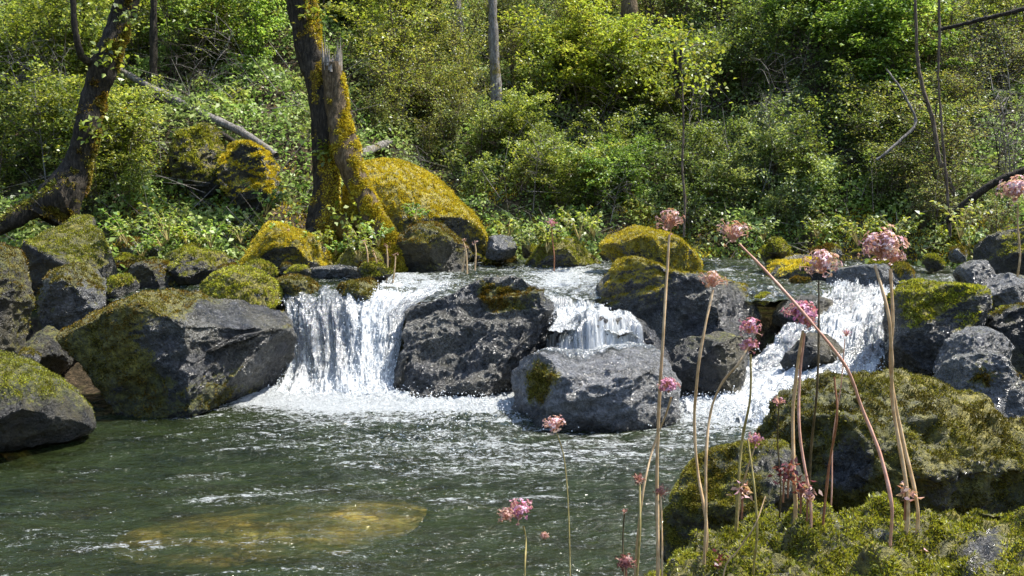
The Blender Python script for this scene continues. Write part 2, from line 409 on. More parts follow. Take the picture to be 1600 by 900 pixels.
def on_ground(x, y): return float(ground_z(np.array([x]), np.array([y]))[0])
def hill_point(px, py):
    """where the view line through a pixel meets the slope"""
    d = P(px, py, 1.0) - np.array([0, 0, CAMZ])
    t = np.arange(8.8, 30, .05); pts = np.array([0, 0, CAMZ]) + d[None] * t[:, None]
    g = ground_z(pts[:, 0], pts[:, 1]); k = np.argmax(g > pts[:, 2])
    return pts[k]
def HY(px, py, off=0.0): return float(hill_point(px, py)[1]) + off

# ------------------------------------------------------------------ rocks
def star(poly, C, th):
    """radius of the closed smoothed outline round C in direction th"""
    p = np.asarray(poly, float)
    for _ in range(2):
        q = np.roll(p, -1, 0); p = np.stack([.78 * p + .22 * q, .22 * p + .78 * q], 1).reshape(-1, 2)
    d = p - C; a = np.arctan2(d[:, 1], d[:, 0]); r = np.hypot(d[:, 0], d[:, 1])
    o = np.argsort(a); a = a[o]; r = r[o]
    return np.interp(th, np.concatenate([a - 2 * np.pi, a, a + 2 * np.pi]), np.tile(r, 3))
ROCKS = {}
def rock(name, label, poly, Y, dep, apex=None, sub=6, mat='rock', rough=.1, seed=1, moss=0.0, blobs=(), gold=0.0,
         nz_gain=.9, tufts=0, tl=.02, tw=.007, tmat='moss', box=.75, cat='rock', group=None, golds=(), layered=0.3, facets=13, bumpy=0):
    pts = np.array([P(x, y, Y) for x, y in poly]); C = pts[:, [0, 2]].mean(0) if apex is None or len(apex) < 4 else None
    cx = np.array([x for x, y in poly]).mean(); cy = np.array([y for x, y in poly]).mean()
    C3 = P((min(x for x, y in poly) + max(x for x, y in poly)) / 2, (min(y for x, y in poly) + max(y for x, y in poly)) / 2, Y)
    C = C3[[0, 2]]
    n, F = ico(sub); th = np.arctan2(n[:, 2], n[:, 0])
    R = star(pts[:, [0, 2]], C, th); cc = np.clip(np.hypot(n[:, 0], n[:, 2]), 0, 1)
    front = np.clip(-n[:, 1], 0, 1)
    rad = cc ** box
    yy = np.sign(n[:, 1]) * np.abs(n[:, 1]) ** .85
    V = np.stack([C[0] + R * rad * np.cos(th), Y + yy * np.where(n[:, 1] < 0, dep, dep * 1.1), C[1] + R * rad * np.sin(th)], 1)
    if apex is not None:
        A = P(apex[0], apex[1], Y - dep)
        V[:, 0] += (A[0] - C[0]) * front ** 1.6; V[:, 2] += (A[2] - C[1]) * front ** 1.6
    size = float(np.median(R))
    rf = np.random.RandomState(seed * 13 + 1); ctr = np.array([C[0], Y, C[1]])
    for k in range(facets):
        dd = rf.normal(size=3) * np.array([1, 1.1, .8]); dd[1] = -abs(dd[1]) if k % 3 else dd[1]; dd /= np.linalg.norm(dd)
        s_ = (V - ctr) @ dd; hh = s_.max() * rf.uniform(.6, .92); ov = np.maximum(0, s_ - hh)
        V = V - dd[None] * (ov * .95)[:, None]
    N = vnormals(V, F)
    if (N * (V - V.mean(0))).sum() < 0: F = F[:, ::-1]; N = -N
    q = V / size
    inner = 1 - .6 * (1 - np.abs(n[:, 1])) ** 3        # keep the outline close
    lay = fbm(np.stack([q[:, 0] * .8 + q[:, 2] * .5, q[:, 1], q[:, 2] * 3.2 - q[:, 0] * 1.2], 1), seed + 20, 3, ridge=True)
    a1 = fbm(q * 1.5, seed, 3) * rough * .9 + (fbm(q * 4.0, seed + 3, 5, gain=.55, ridge=True) - .5) * rough * .2
    V = V + N * ((a1 - rough * .35) * inner * size)[:, None]
    V = V + N * ((lay - .6) * rough * layered * size)[:, None]
    V = V + N * (fbm(V * 18, seed + 9, 4, gain=.7) * .008)[:, None]
    if bumpy: V = V + N * (fbm(V * 6.0, seed + 11, 4) * bumpy - bumpy * .6)[:, None]
    bk = V[:, 1] > Y; V[bk, 2] -= (V[bk, 1] - Y) * (CAMZ - V[bk, 2]) / Y * 1.05     # the top falls away behind the crest
    N = vnormals(V, F)
    px, py = proj(V)
    m = moss + N[:, 2] * nz_gain * .6 + fbm(V * 3.2, seed + 30, 3) * .35
    for bx, by, br, bs in blobs:
        m = m + bs * np.exp(-(((px - bx) ** 2 + (py - by) ** 2) / (br * br)))
    m = np.clip(m, 0, 1)
    g = np.full(len(V), gold) + fbm(V * 2.0, seed + 40, 2) * .25
    for bx, by, br, bs in golds:
        g = g + bs * np.exp(-(((px - bx) ** 2 + (py - by) ** 2) / (br * br)))
    O = np.array([C[0], Y, max(float(V[:, 2].min()), -.3)])
    o = mesh(name, V - O, F, M[mat], attrs={'moss': m, 'gold': np.clip(g, 0, 1)})
    o.location = O; tag(o, label, cat, group)
    if tufts:
        rng = np.random.RandomState(seed + 77)
        wt = sstep(.42, .75, m) * (N[:, 1] < .6) * (.05 + sstep(-.3, .4, fbm(V * 15, seed + 50, 3)) ** 1.5)
        p_, nn = sample(V, F, tufts, rng, wt)
        if len(p_):
            TV, TF = blades(p_, nrm(nn + np.array([0, 0, .4])), tl, tw, rng, .75)
            mesh('moss', TV - O, TF, M[tmat], o, smooth=False)
    ROCKS.setdefault(name, []).append(o)
    return o

# left bank
rock('mossy_boulder', 'large mossy boulder left of the waterfall with a bare blue-grey slab on top',
     [(66,570),(105,515),(160,478),(235,448),(330,452),(432,460),(447,500),(455,560),(430,600),(385,640),(340,680),(150,690),(72,640)], 7.9, .85,
     apex=(330,585), sub=7, rough=.11, seed=3, moss=.26, box=.7, tufts=26000, tl=.018, tw=.006,
     blobs=[(300,530,62,-1.3),(240,515,40,-.6),(390,495,48,-1.2),(180,480,100,.6),(150,570,90,.5),(300,630,110,.5),(400,620,50,.4),(430,560,50,-.5),(270,465,60,.5)], golds=[(200,500,80,.3)], tmat='moss')
rock('mossy_stone', 'gold-green moss mound behind the flat slab of the large left boulder',
     [(300,470),(320,435),(360,415),(400,420),(430,440),(440,465),(420,490),(330,490)], 8.7, .4, rough=.08, seed=5, moss=.7, gold=.35, tufts=12000, tmat='moss_green', tl=.022)
rock('mossy_stone', 'low dark green mossy stone right beside the top left corner of the waterfall',
     [(415,470),(425,438),(460,428),(490,440),(508,465),(500,490),(430,490)], 9.1, .35, rough=.08, seed=6, moss=.65, gold=.1, tufts=8000, tmat='moss')
rock('mossy_stone', 'small brownish mossy stone standing on the lip of the waterfall',
     [(515,468),(522,442),(550,430),(585,434),(605,455),(606,475),(560,485),(520,482)], 9.0, .3, rough=.08, seed=7, moss=.6, gold=.15, tufts=7000, tmat='moss')
rock('mossy_boulder', 'round dark boulder with a thin bright moss rim under the leaning left tree',
     [(15,420),(25,370),(60,338),(110,332),(155,350),(178,390),(190,440),(170,480),(60,500),(20,470)], 9.6, .7, apex=(90,420), mat='rock_dark', rough=.09, seed=8,
     moss=.0, nz_gain=1.3, blobs=[(150,360,50,.3)], gold=.1, tufts=12000, tmat='moss_green')
rock('grey_boulder', 'lichened grey boulder low between the two big left boulders',
     [(60,470),(80,425),(125,408),(150,430),(165,470),(150,520),(110,560),(75,560),(58,520)], 8.8, .5, apex=(110,490), rough=.1, seed=9, moss=.15, tufts=5000, mat='rock_grey', blobs=[(110,430,40,.4)])
rock('mossy_boulder', 'mossy boulder cut off by the left edge of the picture',
     [(-90,520),(-70,400),(-30,350),(5,375),(20,430),(24,500),(20,560),(-30,600),(-80,590)], 7.6, .5, mat='rock_dark', rough=.09, seed=10, moss=.45, gold=.1, tufts=8000, tmat='moss')
rock('mossy_boulder', 'sloping mossy boulder in the bottom left of the stream edge',
     [(-200,600),(-90,530),(0,543),(55,575),(110,612),(142,650),(130,680),(40,700),(-150,720)], 6.5, .5, apex=(-20,650), mat='rock_dark', rough=.07, seed=11, moss=.3, nz_gain=.9,
     gold=.1, tufts=22000, tmat='moss_green', blobs=[(60,660,80,-.5),(70,585,60,.5)], tl=.016, tw=.005)
rock('dark_stone', 'small dark stones wedged behind the large left boulder', [(20,560),(30,520),(60,500),(95,530),(100,570),(60,600),(25,590)], 8.3, .35, rough=.12, seed=12, moss=.05, mat='rock_dark')
rock('dark_stone', 'dark stone in the gap right of the round left boulder', [(180,470),(190,430),(225,405),(270,410),(300,440),(290,475),(220,480)], 9.4, .4, rough=.12, seed=13, moss=.1, mat='rock_dark', tufts=3000)
# centre
SLAB = rock('wet_slab', 'sloping wet slab under the middle cascade, above the low grey boulder', [(815,600),(825,540),(845,505),(880,484),(940,480),(1000,500),(1040,540),(1060,600),(1040,660),(850,660)], 8.1, .42,
     apex=(930,590), rough=.09, seed=46, moss=-.4, nz_gain=.1, layered=.5, facets=6, mat='rock')
rock('wet_boulder', 'wet dark boulder with a small moss cap in the middle between the two falls',
     [(618,590),(640,545),(628,500),(632,470),(690,462),(735,445),(790,425),(835,440),(862,478),(872,505),(860,560),(830,600),(810,630),(740,650),(660,640),(625,620)], 8.35, .6,
     apex=(740,565), sub=7, rough=.13, seed=14, moss=-.25, nz_gain=.3, box=.75, layered=.55, tufts=6000,
     blobs=[(765,455,32,1.1),(830,470,30,.5),(800,480,25,.4)], golds=[(765,455,35,.2)])
rock('wet_boulder', 'low rounded grey boulder at the pool edge with a moss patch on its left shoulder',
     [(799,600),(808,560),(835,545),(900,556),(970,540),(1025,545),(1054,585),(1060,640),(1050,690),(1000,722),(900,728),(815,700),(800,630)], 7.5, .6,
     apex=(950,645), sub=7, rough=.08, seed=15, moss=-.35, nz_gain=.1, facets=4, mat='rock_silver', tufts=5000, layered=.6,
     blobs=[(850,585,34,1.3),(835,625,25,.8)], golds=[(850,590,40,.5)])
rock('mossy_boulder', 'dark boulder with moss draped over its top right of the middle cascade',
     [(903,462),(925,420),(955,398),(1010,405),(1060,425),(1130,432),(1200,455),(1225,490),(1210,540),(1150,600),(1080,615),(1020,570),(960,520)], 8.9, .7,
     apex=(1080,520), sub=7, rough=.12, seed=16, moss=-.05, nz_gain=.6, tufts=14000, tmat='moss_gold', tl=.018,
     blobs=[(1000,410,70,.7),(1150,450,80,.5),(1100,490,60,-.8),(1080,570,60,-.5)], golds=[(1000,410,80,.7)])
rock('dark_stone', 'dark wet stone below the draped moss where the middle cascade ends', [(1030,560),(1060,530),(1120,520),(1180,520),(1210,545),(1190,590),(1110,640),(1045,640)], 8.0, .4, rough=.12, seed=17, moss=-.2, mat='rock_dark')
rock('mossy_mound', 'golden moss mound behind the draped boulder on the far bank', [(935,400),(950,355),(1000,345),(1040,360),(1075,385),(1100,420),(1060,440),(960,435)], 10.6, .6,
     rough=.09, seed=18, moss=.75, gold=.6, tufts=14000, tmat='moss_gold', tl=.025)
rock('dark_stone', 'flat dark stone with a mossy top in the upper stream on the right', [(1190,440),(1200,408),(1240,395),(1300,398),(1340,415),(1345,445),(1290,465),(1220,465)], 10.2, .5, rough=.1, seed=19, moss=.1, nz_gain=.9, gold=.4, tufts=7000, tmat='moss_gold', mat='rock_dark')
rock('grey_boulder', 'smooth blue-grey wet stone behind the large flower heads', [(1285,460),(1300,425),(1350,412),(1410,415),(1450,440),(1440,475),(1350,480)], 9.4, .5, rough=.08, seed=20, moss=-.4, mat='rock_grey')
rock('wet_stone', 'small dark stone in the middle of the right rapids', [(1215,560),(1225,530),(1262,515),(1310,530),(1330,565),(1300,590),(1240,590)], 7.9, .3, rough=.14, seed=21, moss=-.4, sub=5, mat='rock_dark')
rock('wet_stone', 'dark stone at the top of the right rapids', [(1205,500),(1225,465),(1280,460),(1320,480),(1310,510),(1240,520)], 8.8, .35, rough=.12, seed=22, moss=-.3, sub=5, mat='rock_dark')
rock('mossy_boulder', 'upright boulder with a thick yellow moss cap right of the rapids',
     [(1392,560),(1397,490),(1415,445),(1450,410),(1492,398),(1525,425),(1548,480),(1555,530),(1530,590),(1460,620),(1400,605)], 7.3, .5, apex=(1450,520), sub=7, rough=.1, seed=23,
     moss=.2, nz_gain=.9, gold=.1, tufts=20000, tmat='moss_green', tl=.02, blobs=[(1440,560,60,-1.0),(1475,430,60,.5),(1430,500,30,.5)], golds=[(1440,500,40,.5)])
rock('grey_boulder', 'pale grey pointed stone leaning against the yellow moss boulder', [(1452,585),(1480,540),(1530,505),(1565,520),(1590,560),(1570,600),(1500,620)], 6.4, .3, rough=.09, seed=24, moss=-.3, mat='rock_grey')
rock('grey_boulder', 'rounded grey stone with moss patch at the right edge above the foreground rock', [(1465,620),(1480,570),(1530,545),(1580,555),(1620,600),(1630,660),(1550,680),(1480,670)], 5.9, .35, rough=.09, seed=25, moss=-.1, mat='rock_grey', tufts=2500, blobs=[(1540,590,25,.6)], tl=.014, tw=.005)
rock('mossy_boulder', 'moss capped dark boulder at the right edge of the far bank', [(1530,430),(1535,380),(1570,357),(1640,355),(1700,400),(1700,460),(1600,470),(1545,460)], 9.0, .6, rough=.09, seed=26, moss=.0, nz_gain=1.2, gold=.2, tufts=9000, tmat='moss_green', mat='rock_dark')
rock('dark_stone', 'dark shaded stone at the right edge below the moss capped boulder', [(1545,560),(1550,500),(1580,475),(1640,470),(1690,520),(1680,590),(1600,600)], 7.2, .45, rough=.12, seed=27, moss=0, mat='rock_dark', tufts=2000)
rock('grey_boulder', 'lichened grey stone between the moss cap and the right edge', [(1530,470),(1540,430),(1575,425),(1620,440),(1630,480),(1570,500)], 8.0, .35, rough=.1, seed=28, moss=-.2, mat='rock_grey')
rock('grey_boulder', 'small grey stone poking up behind the yellow moss boulder', [(1500,440),(1510,408),(1545,405),(1560,430),(1550,460),(1510,465)], 8.3, .3, sub=5, rough=.1, seed=29, moss=-.2, mat='rock_grey')
# far bank
rock('mossy_boulder', 'big boulder covered in orange-gold moss right behind the forked tree',
     [(545,400),(548,300),(560,255),(610,248),(660,265),(712,308),(752,350),(768,400),(750,430),(600,430)], 12.0, 1.0, apex=(610,350), sub=7, facets=2, rough=.06, seed=30, moss=.75, gold=.8,
     tufts=42000, tmat='moss_gold', tl=.03, tw=.012, golds=[(650,390,60,-1.0)], blobs=[(650,405,60,-.9)])
rock('mossy_boulder', 'dark mossy boulder at the waterline below the orange-gold one', [(600,410),(615,365),(660,345),(720,350),(755,385),(750,420),(680,432),(610,430)], 11.0, .5, rough=.1, seed=31, moss=.35, gold=.1, tufts=9000, mat='rock_dark', tl=.025)
rock('mossy_boulder', 'yellow moss boulder under the fallen log on the left slope', [(345,310),(350,245),(370,215),(405,222),(425,262),(440,310),(420,335),(360,335)], HY(395, 318), .6, rough=.2, seed=32, moss=.4, gold=.8, tufts=16000, tmat='moss_gold', tl=.035, tw=.012, mat='rock_dark')
rock('mossy_boulder', 'green-gold moss boulder left of the yellow one on the slope', [(265,290),(270,215),(300,188),(335,205),(355,250),(350,300),(300,320)], HY(310, 300), .6, rough=.2, seed=33, moss=.35, gold=.5, tufts=12000, tmat='moss_green', tl=.035, tw=.012, mat='rock_dark')
rock('mossy_boulder', 'small mossy boulder beside the leaning trunk high on the left slope', [(160,215),(165,185),(190,168),(215,180),(225,210),(200,235)], HY(190, 225), .5, sub=5, rough=.1, seed=34, moss=.4, gold=.5, tufts=5000, tmat='moss_gold', tl=.03, tw=.012, mat='rock_dark')
rock('mossy_ledge', 'long mossy ledge sloping down in front of the forked tree', [(378,400),(385,360),(410,342),(460,358),(510,385),(540,410),(530,435),(430,430),(385,430)], 10.3, .5, rough=.09, seed=35, moss=.6, gold=.55, tufts=16000, tmat='moss_gold', tl=.025)
rock('mossy_ledge', 'small moss hump at the right end of the long ledge', [(520,425),(530,390),(560,380),(590,392),(600,420),(590,440),(540,440)], 10.4, .4, sub=5, rough=.09, seed=36, moss=.55, gold=.4, tufts=7000, tmat='moss_green', tl=.025)
rock('grey_boulder', 'flat grey stone under the far bank right of the gold boulder', [(745,400),(755,372),(785,366),(815,375),(820,395),(790,408)], 11.6, .3, sub=5, rough=.1, seed=37, moss=-.1, mat='rock_grey')
rock('mossy_ledge', 'moss ledge along the far waterline in the middle', [(810,418),(820,385),(860,370),(920,378),(950,400),(950,425),(880,432)], 11.6, .45, rough=.1, seed=38, moss=.55, gold=.35, tufts=9000, tmat='moss_green', tl=.03)
rock('mossy_ledge', 'dark moss ledge at the left waterline before the ferns', [(225,425),(240,395),(290,385),(345,395),(380,415),(370,440),(270,445)], 9.6, .4, rough=.12, seed=39, moss=.35, gold=.2, tufts=8000, tmat='moss_green', mat='rock_dark')
rock('wet_stone', 'small wet stone in the water at the head of the falls', [(680,425),(688,408),(715,404),(740,412),(742,430),(710,435)], 11.0, .2, sub=5, rough=.12, seed=41, moss=-.4, mat='rock_dark')
rock('wet_stone', 'narrow wet stone at the foot of the curtain beside the middle boulder', [(610,600),(616,560),(632,545),(650,560),(655,610),(625,620)], 8.2, .15, sub=5, rough=.14, seed=42, moss=-.4, mat='rock_dark')
rock('wet_stone', 'grey stones at the head of the stream left of the falls', [(455,430),(465,416),(500,412),(560,415),(590,425),(560,440),(480,440)], 10.2, .3, sub=5, rough=.14, seed=43, moss=-.3, mat='rock_grey')
# foreground
rock('mossy_boulder', 'broad dark mossy boulder behind the flower stems in the right foreground',
     [(1180,720),(1195,650),(1250,603),(1330,578),(1400,568),(1460,585),(1540,632),(1620,672),(1720,720),(1740,850),(1600,900),(1300,900),(1200,830)], 4.5, .75, apex=(1400,810), sub=7, rough=.09, seed=50,
     moss=.8, nz_gain=.1, gold=.15, tufts=210000, tl=.014, tw=.0038, tmat='moss_dark', bumpy=.06, facets=4, blobs=[(1330,735,32,-1.4),(1500,770,60,-.4),(1420,590,60,.4),(1540,650,60,.4),(1350,600,60,.3)], golds=[(1450,590,60,.25),(1560,650,60,.25)])
rock('mossy_boulder', 'dark mossy stone at the left foot of the foreground boulder', [(1040,820),(1060,760),(1110,705),(1170,680),(1225,690),(1260,760),(1240,850),(1120,900),(1040,880)], 3.9, .4, rough=.12, seed=51,
     moss=.45, nz_gain=.4, tufts=40000, tl=.011, tw=.003, tmat='moss_dark', mat='rock_dark')
rock('moss_mat', 'bright green moss hummock in the bottom right corner where the flowers grow',
     [(1015,910),(1040,870),(1085,838),(1160,805),(1235,780),(1320,795),(1400,768),(1480,790),(1560,800),(1640,775),(1740,800),(1760,1000),(1500,1080),(1100,1080),(1000,980)], 3.05, .7, apex=(1330,1010), facets=4, sub=7, rough=.09, seed=52,
     moss=.75, nz_gain=.7, gold=.2, tufts=230000, tl=.014, tw=.0036, tmat='moss_green', cat='moss', bumpy=.075, blobs=[(1540,860,45,-.9),(1020,880,35,-.8),(1380,830,25,-.4)])
# submerged
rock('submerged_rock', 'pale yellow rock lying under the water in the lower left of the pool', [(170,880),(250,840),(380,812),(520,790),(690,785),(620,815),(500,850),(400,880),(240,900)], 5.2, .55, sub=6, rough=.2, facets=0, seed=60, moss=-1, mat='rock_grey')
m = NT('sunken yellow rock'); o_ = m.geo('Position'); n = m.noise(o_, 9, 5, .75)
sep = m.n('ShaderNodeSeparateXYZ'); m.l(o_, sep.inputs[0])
depth_fade = m.ramp(m.math('ADD', m.math('ADD', sep.outputs[2], .5), m.math('MULTIPLY', m.math('SUBTRACT', m.noise(o_, 2.6, 4, .6), .5), .3)), (.33, 1.0), (.47, 0.0))  # light lost with water depth, painted as darker colour lower on the rock
ROCKS['submerged_rock'][0].data.materials[0] = m.end(m.prin(m.mix(depth_fade, m.ramp(n, (.32, (.4, .27, .07)), (.48, (.85, .64, .2)), (.64, (.98, .9, .5))), m.ramp(n, (.3, (.03, .028, .012)), (.7, (.1, .085, .035)))), .8))
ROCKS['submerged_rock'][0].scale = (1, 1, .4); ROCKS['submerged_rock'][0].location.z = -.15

# small stones along the waterlines: four shapes, each stone an object of its own
def stone_mesh(seed, mat):
    rg = np.random.RandomState(seed); n, F = ico(4); V = n * np.array([1, .8, .6])
    for k in range(12):
        dd = rg.normal(size=3); dd /= np.linalg.norm(dd); s_ = V @ dd; V = V - dd[None] * (np.maximum(0, s_ - s_.max() * rg.uniform(.6, .9)) * .95)[:, None]
    V = V + n * (fbm(V * 1.6, seed, 4) * .12)[:, None]; N = vnormals(V, F)
    m_ = np.clip(.35 + .5 * N[:, 2] + fbm(V * 2, seed + 3, 3) * .4, 0, 1)
    o = mesh('stone', V, F, M[mat], attrs={'moss': m_, 'gold': np.clip(.3 + fbm(V, seed, 2), 0, 1)})
    p_, nn = sample(V, F, 1500, rg, sstep(.4, .7, m_)); TV, TF = blades(p_, nn + np.array([0, 0, .4]), .14, .05, rg, .8)
    t = mesh('moss', TV, TF, M['moss' if seed % 2 else 'moss_green'], None, smooth=False)
    d = (o.data, t.data); bpy.data.objects.remove(o); bpy.data.objects.remove(t); return d
STONES = [stone_mesh(900 + k, ['rock_dark', 'rock', 'rock_dark', 'rock_grey'][k]) for k in range(4)]
rg = np.random.RandomState(12)
def stone(px, py, Y, w, k, lab, grp):
    d = STONES[k]; q = P(px, py, Y); s_ = w * .5 * Y / FPX
    o = link('stone', d[0]); o.location = q; o.scale = (s_, s_, s_ * rg.uniform(.8, 1.3)); o.rotation_euler = (rg.uniform(-.3, .3), rg.uniform(-.3, .3), rg.uniform(0, 6.28))
    link('moss', d[1], o); tag(o, lab, 'stone', grp)
for k in range(34):
    px_ = rg.uniform(190, 600); py_ = rg.uniform(385, 432)
    Y_ = 9.5 + (432 - py_) / 50 * 1.2
    stone(px_, py_, Y_, rg.uniform(22, 60), k % 4, 'small mossy stone of the bank left of the falls', 'small stones of the left bank')
for k in range(26):
    px_ = rg.uniform(600, 1010); py_ = rg.uniform(392, 412)
    stone(px_, py_, 12.0 + rg.uniform(-.2, .3), rg.uniform(18, 46), k % 4, 'small mossy stone of the far waterline behind the upper stream', 'small stones of the far waterline')
for k in range(20):
    px_ = rg.uniform(1190, 1600); py_ = rg.uniform(385, 420)
    stone(px_, py_, 10.9 + rg.uniform(-.3, .3), rg.uniform(22, 56), k % 4, 'small mossy stone of the far bank behind the right rapids', 'small stones of the right far bank')
for px_, py_, Y_, w_, k in [(30,520,8.4,46,0),(45,560,8.0,40,3),(20,590,7.8,50,0),(62,590,7.7,34,1),(190,455,9.0,60,0),(215,430,9.3,40,2)]:
    stone(px_, py_, Y_, w_, k, 'small dark stone between the big boulders at the far left', 'small stones at the far left')
for px_, py_, Y_, w_, k in [(1375,470,8.9,40,3),(1580,500,7.6,60,0),(1570,455,8.4,60,3),(1250,445,9.6,40,1),(1190,470,9.0,44,0),(1405,430,9.3,50,3)]:
    stone(px_, py_, Y_, w_, k, 'small stone beside the head of the right rapids', 'small stones beside the right rapids')
# moss carpet between the stones
rng = np.random.RandomState(66); N = 170000
x = rng.uniform(-5.5, 6.0, N); y = rng.uniform(8.9, 14.2, N); d = y - yb(x); k = (d > -.45) & (d < 2.2); x = x[k]; y = y[k]; d = d[k]
q = np.stack([x, y, ground_z(x, y)], 1); k = fbm(q * 1.6, 31, 3) + rng.normal(size=len(x)) * .15 > -.15 + .35 * sstep(.6, 2.2, d); q = q[k]
V, F = blades(q, np.tile([0, -.3, 1.0], (len(q), 1)), .035, .014, rng, .8)
tag(mesh('moss_carpet', V, F, M['moss_gold'], smooth=False), 'golden moss carpeting the banks between the stones', 'moss', kind='stuff')

# ------------------------------------------------------------------ water
rngw = np.random.RandomState(5)
def blobf(px, py, L):
    s = np.zeros(len(px))
    for x, y, rx, ry, st in L: s += st * np.exp(-(((px - x) / rx) ** 2 + ((py - y) / ry) ** 2))
    return s
xs = np.linspace(-5.2, 5.2, 760); ys = np.concatenate([np.linspace(2.0, 4.0, 60)[:-1], np.linspace(4.0, 9.1, 560)])
X, Yg = np.meshgrid(xs, ys, indexing='ij'); PV = np.stack([X, Yg, np.zeros_like(X)], -1).reshape(-1, 3)
px, py = proj(PV)
turb = np.clip(blobf(px, py, [(560,610,210,28,1.0),(760,640,130,25,.7),(1130,640,110,35,1.0),(640,690,260,40,.35),(1250,620,120,50,.8)]), 0, 1)
q = PV * np.array([1.0, 1.6, 1])
h = fbm(q * 2.2, 61, 3) * .014 + fbm(q * 8, 64, 3) * .008 * (.6 + turb) + fbm(q * 9 + 3, 67, 4, ridge=True) * .022 * turb + turb * .03
# long diagonal current lines
cur = fbm(np.stack([PV[:, 0] * .9 + PV[:, 1] * .4, PV[:, 1] * 4.5 - PV[:, 0] * 1.6, PV[:, 2]], 1), 70, 3)
h += cur * .012
h += .02 * turb * (fbm(PV * np.array([14, 14, 1]), 78, 4, ridge=True) - .3)
PV[:, 2] = h
foam = blobf(px, py, [(480,614,125,20,1.0),(640,624,150,18,.9),(560,640,210,20,.3),(760,640,80,14,.5),(1130,635,80,30,.9),(1220,620,80,40,.8),(640,690,280,34,.15),(850,720,260,60,.1),
                      (290,660,70,16,.1),(1050,690,140,25,.12)])
cur2 = fbm(np.stack([PV[:, 0] * .5 + PV[:, 1] * .3, PV[:, 1] * 7 - PV[:, 0] * 2.2 + 1.2 * np.sin(PV[:, 0] * .9), PV[:, 2]], 1), 72, 3, ridge=True)
foam += .13 * sstep(.2, .7, cur) + .07 * sstep(.75, 1.25, cur2) + .05 * fbm(PV * np.array([3, 5, 1]), 79, 3) + .0 + blobf(px, py, [(110,850,150,22,.14),(330,775,150,14,.1),(620,880,300,30,.1),(820,740,250,60,.08),(250,690,220,18,.08)]) + .05 * fbm(PV * np.array([1.2, 3, 1]), 75, 3)
foam -= .1 * sstep(420, 60, px) * sstep(760, 660, py)
foam -= .02
foam = np.clip(foam, -.2, 1)
tag(mesh('pool_water', PV, grid_faces(len(xs), len(ys))[:, ::-1], M['pool'], attrs={'foam': foam}), 'rippled dark green stream pool with foam streaks', 'water', kind='structure')

xs = np.linspace(-4.2, 5.0, 420); ys = np.linspace(8.84, 13.2, 270)
X, Yg = np.meshgrid(xs, ys, indexing='ij'); UV = np.stack([X, Yg, np.zeros_like(X)], -1).reshape(-1, 3)
px, py = proj(UV + np.array([0, 0, .8]))
h = .80 - .07 * sstep(9.12, 8.84, UV[:, 1]) + .012 * (UV[:, 1] - 8.6) + fbm(UV * 3, 81, 3) * .025 + fbm(UV * 9, 84, 3, ridge=True) * .014
foam = .15 + blobf(px, py, [(650,445,70,25,.25),(560,466,100,8,.3),(880,440,60,20,.35),(1360,465,60,14,.4)])
foam = np.clip(foam + fbm(UV * 2.5, 86, 3) * .12, 0, 1)
UV[:, 2] = h
tag(mesh('upper_stream_water', UV, grid_faces(len(xs), len(ys))[:, ::-1], M['pool'], attrs={'foam': foam}), 'silvery upper stream above the falls', 'water', kind='structure')

SHEETS = []
def sheet(name, rows, nu, nv, foamf, amp=.035, seed=0, label='', snap=None):
    """rows of (px,py,Y) from the lip downwards"""
    R = [catmull([P(*q) for q in r], nv) for r in rows]
    R = np.array(R)                                   # rows, nv, 3
    G = np.stack([catmull(R[:, j], nu) for j in range(nv)], 1)
    V = G.reshape(-1, 3); F = grid_faces(nu, nv)
    U = np.tile(np.linspace(0, 1, nv), nu) * np.linalg.norm(R[:, 0] - R[:, -1], axis=1).mean()
    seg = np.linalg.norm(np.diff(G, axis=0), axis=2).mean(1); vv = np.repeat(np.concatenate([[0], np.cumsum(seg)]), nv)
    uv = np.stack([U, vv], 1)
    if snap:
        from mathutils.bvhtree import BVHTree
        vs, ps, off = [], [], 0
        for ro in snap:
            c_ = np.array(ro.location); me = ro.data; n_v = len(me.vertices); a_ = np.empty(n_v * 3, np.float32); me.vertices.foreach_get('co', a_)
            f_ = np.empty(len(me.polygons) * 3, np.int32); me.polygons.foreach_get('vertices', f_)
            vs.append(a_.reshape(-1, 3) + c_); ps.append(f_.reshape(-1, 3) + off); off += n_v
        tree = BVHTree.FromPolygons(np.vstack(vs).tolist(), np.vstack(ps).tolist())
        for k in range(len(V)):
            dv = Vector((0, -.35, -1)).normalized(); st_ = Vector(V[k]) - dv * 1.2
            hit = tree.ray_cast(st_, dv, 2.4)
            if hit[0] is not None: V[k] = np.array(hit[0]) + np.array(hit[1]) * .012
        G2 = V.reshape(nu, nv, 3).copy()
        for _ in range(3): G2[1:-1, 1:-1] = (G2[1:-1, 1:-1] * 2 + G2[:-2, 1:-1] + G2[2:, 1:-1] + G2[1:-1, :-2] + G2[1:-1, 2:]) / 6
        V = G2.reshape(-1, 3) + np.array([0, -.006, .008])
    N = vnormals(V, F)
    if N[:, 1].mean() > 0: F = F[:, ::-1]; N = -N
    w3 = np.stack([U * 9, vv * 2.2, np.zeros_like(U)], 1)
    V = V + N * (fbm(w3, seed, 4) * amp + fbm(w3 * 3, seed + 4, 3, ridge=True) * amp * .3)[:, None]
    u01 = np.tile(np.linspace(0, 1, nv), nu); v01 = np.repeat(np.linspace(0, 1, nu), nv)
    fo = np.clip(foamf(u01, v01), -.3, 1)
    th_ = np.minimum(sstep(0, .09, u01), sstep(1, .91, u01)) * sstep(1.0, .6 if snap else .97, v01)
    o = mesh(name, V, F, M['fall'], attrs={'foam': fo, 'cover': th_}, uv=uv)
    tag(o, label, 'waterfall', kind='structure'); SHEETS.append((V, F, fo)); return o
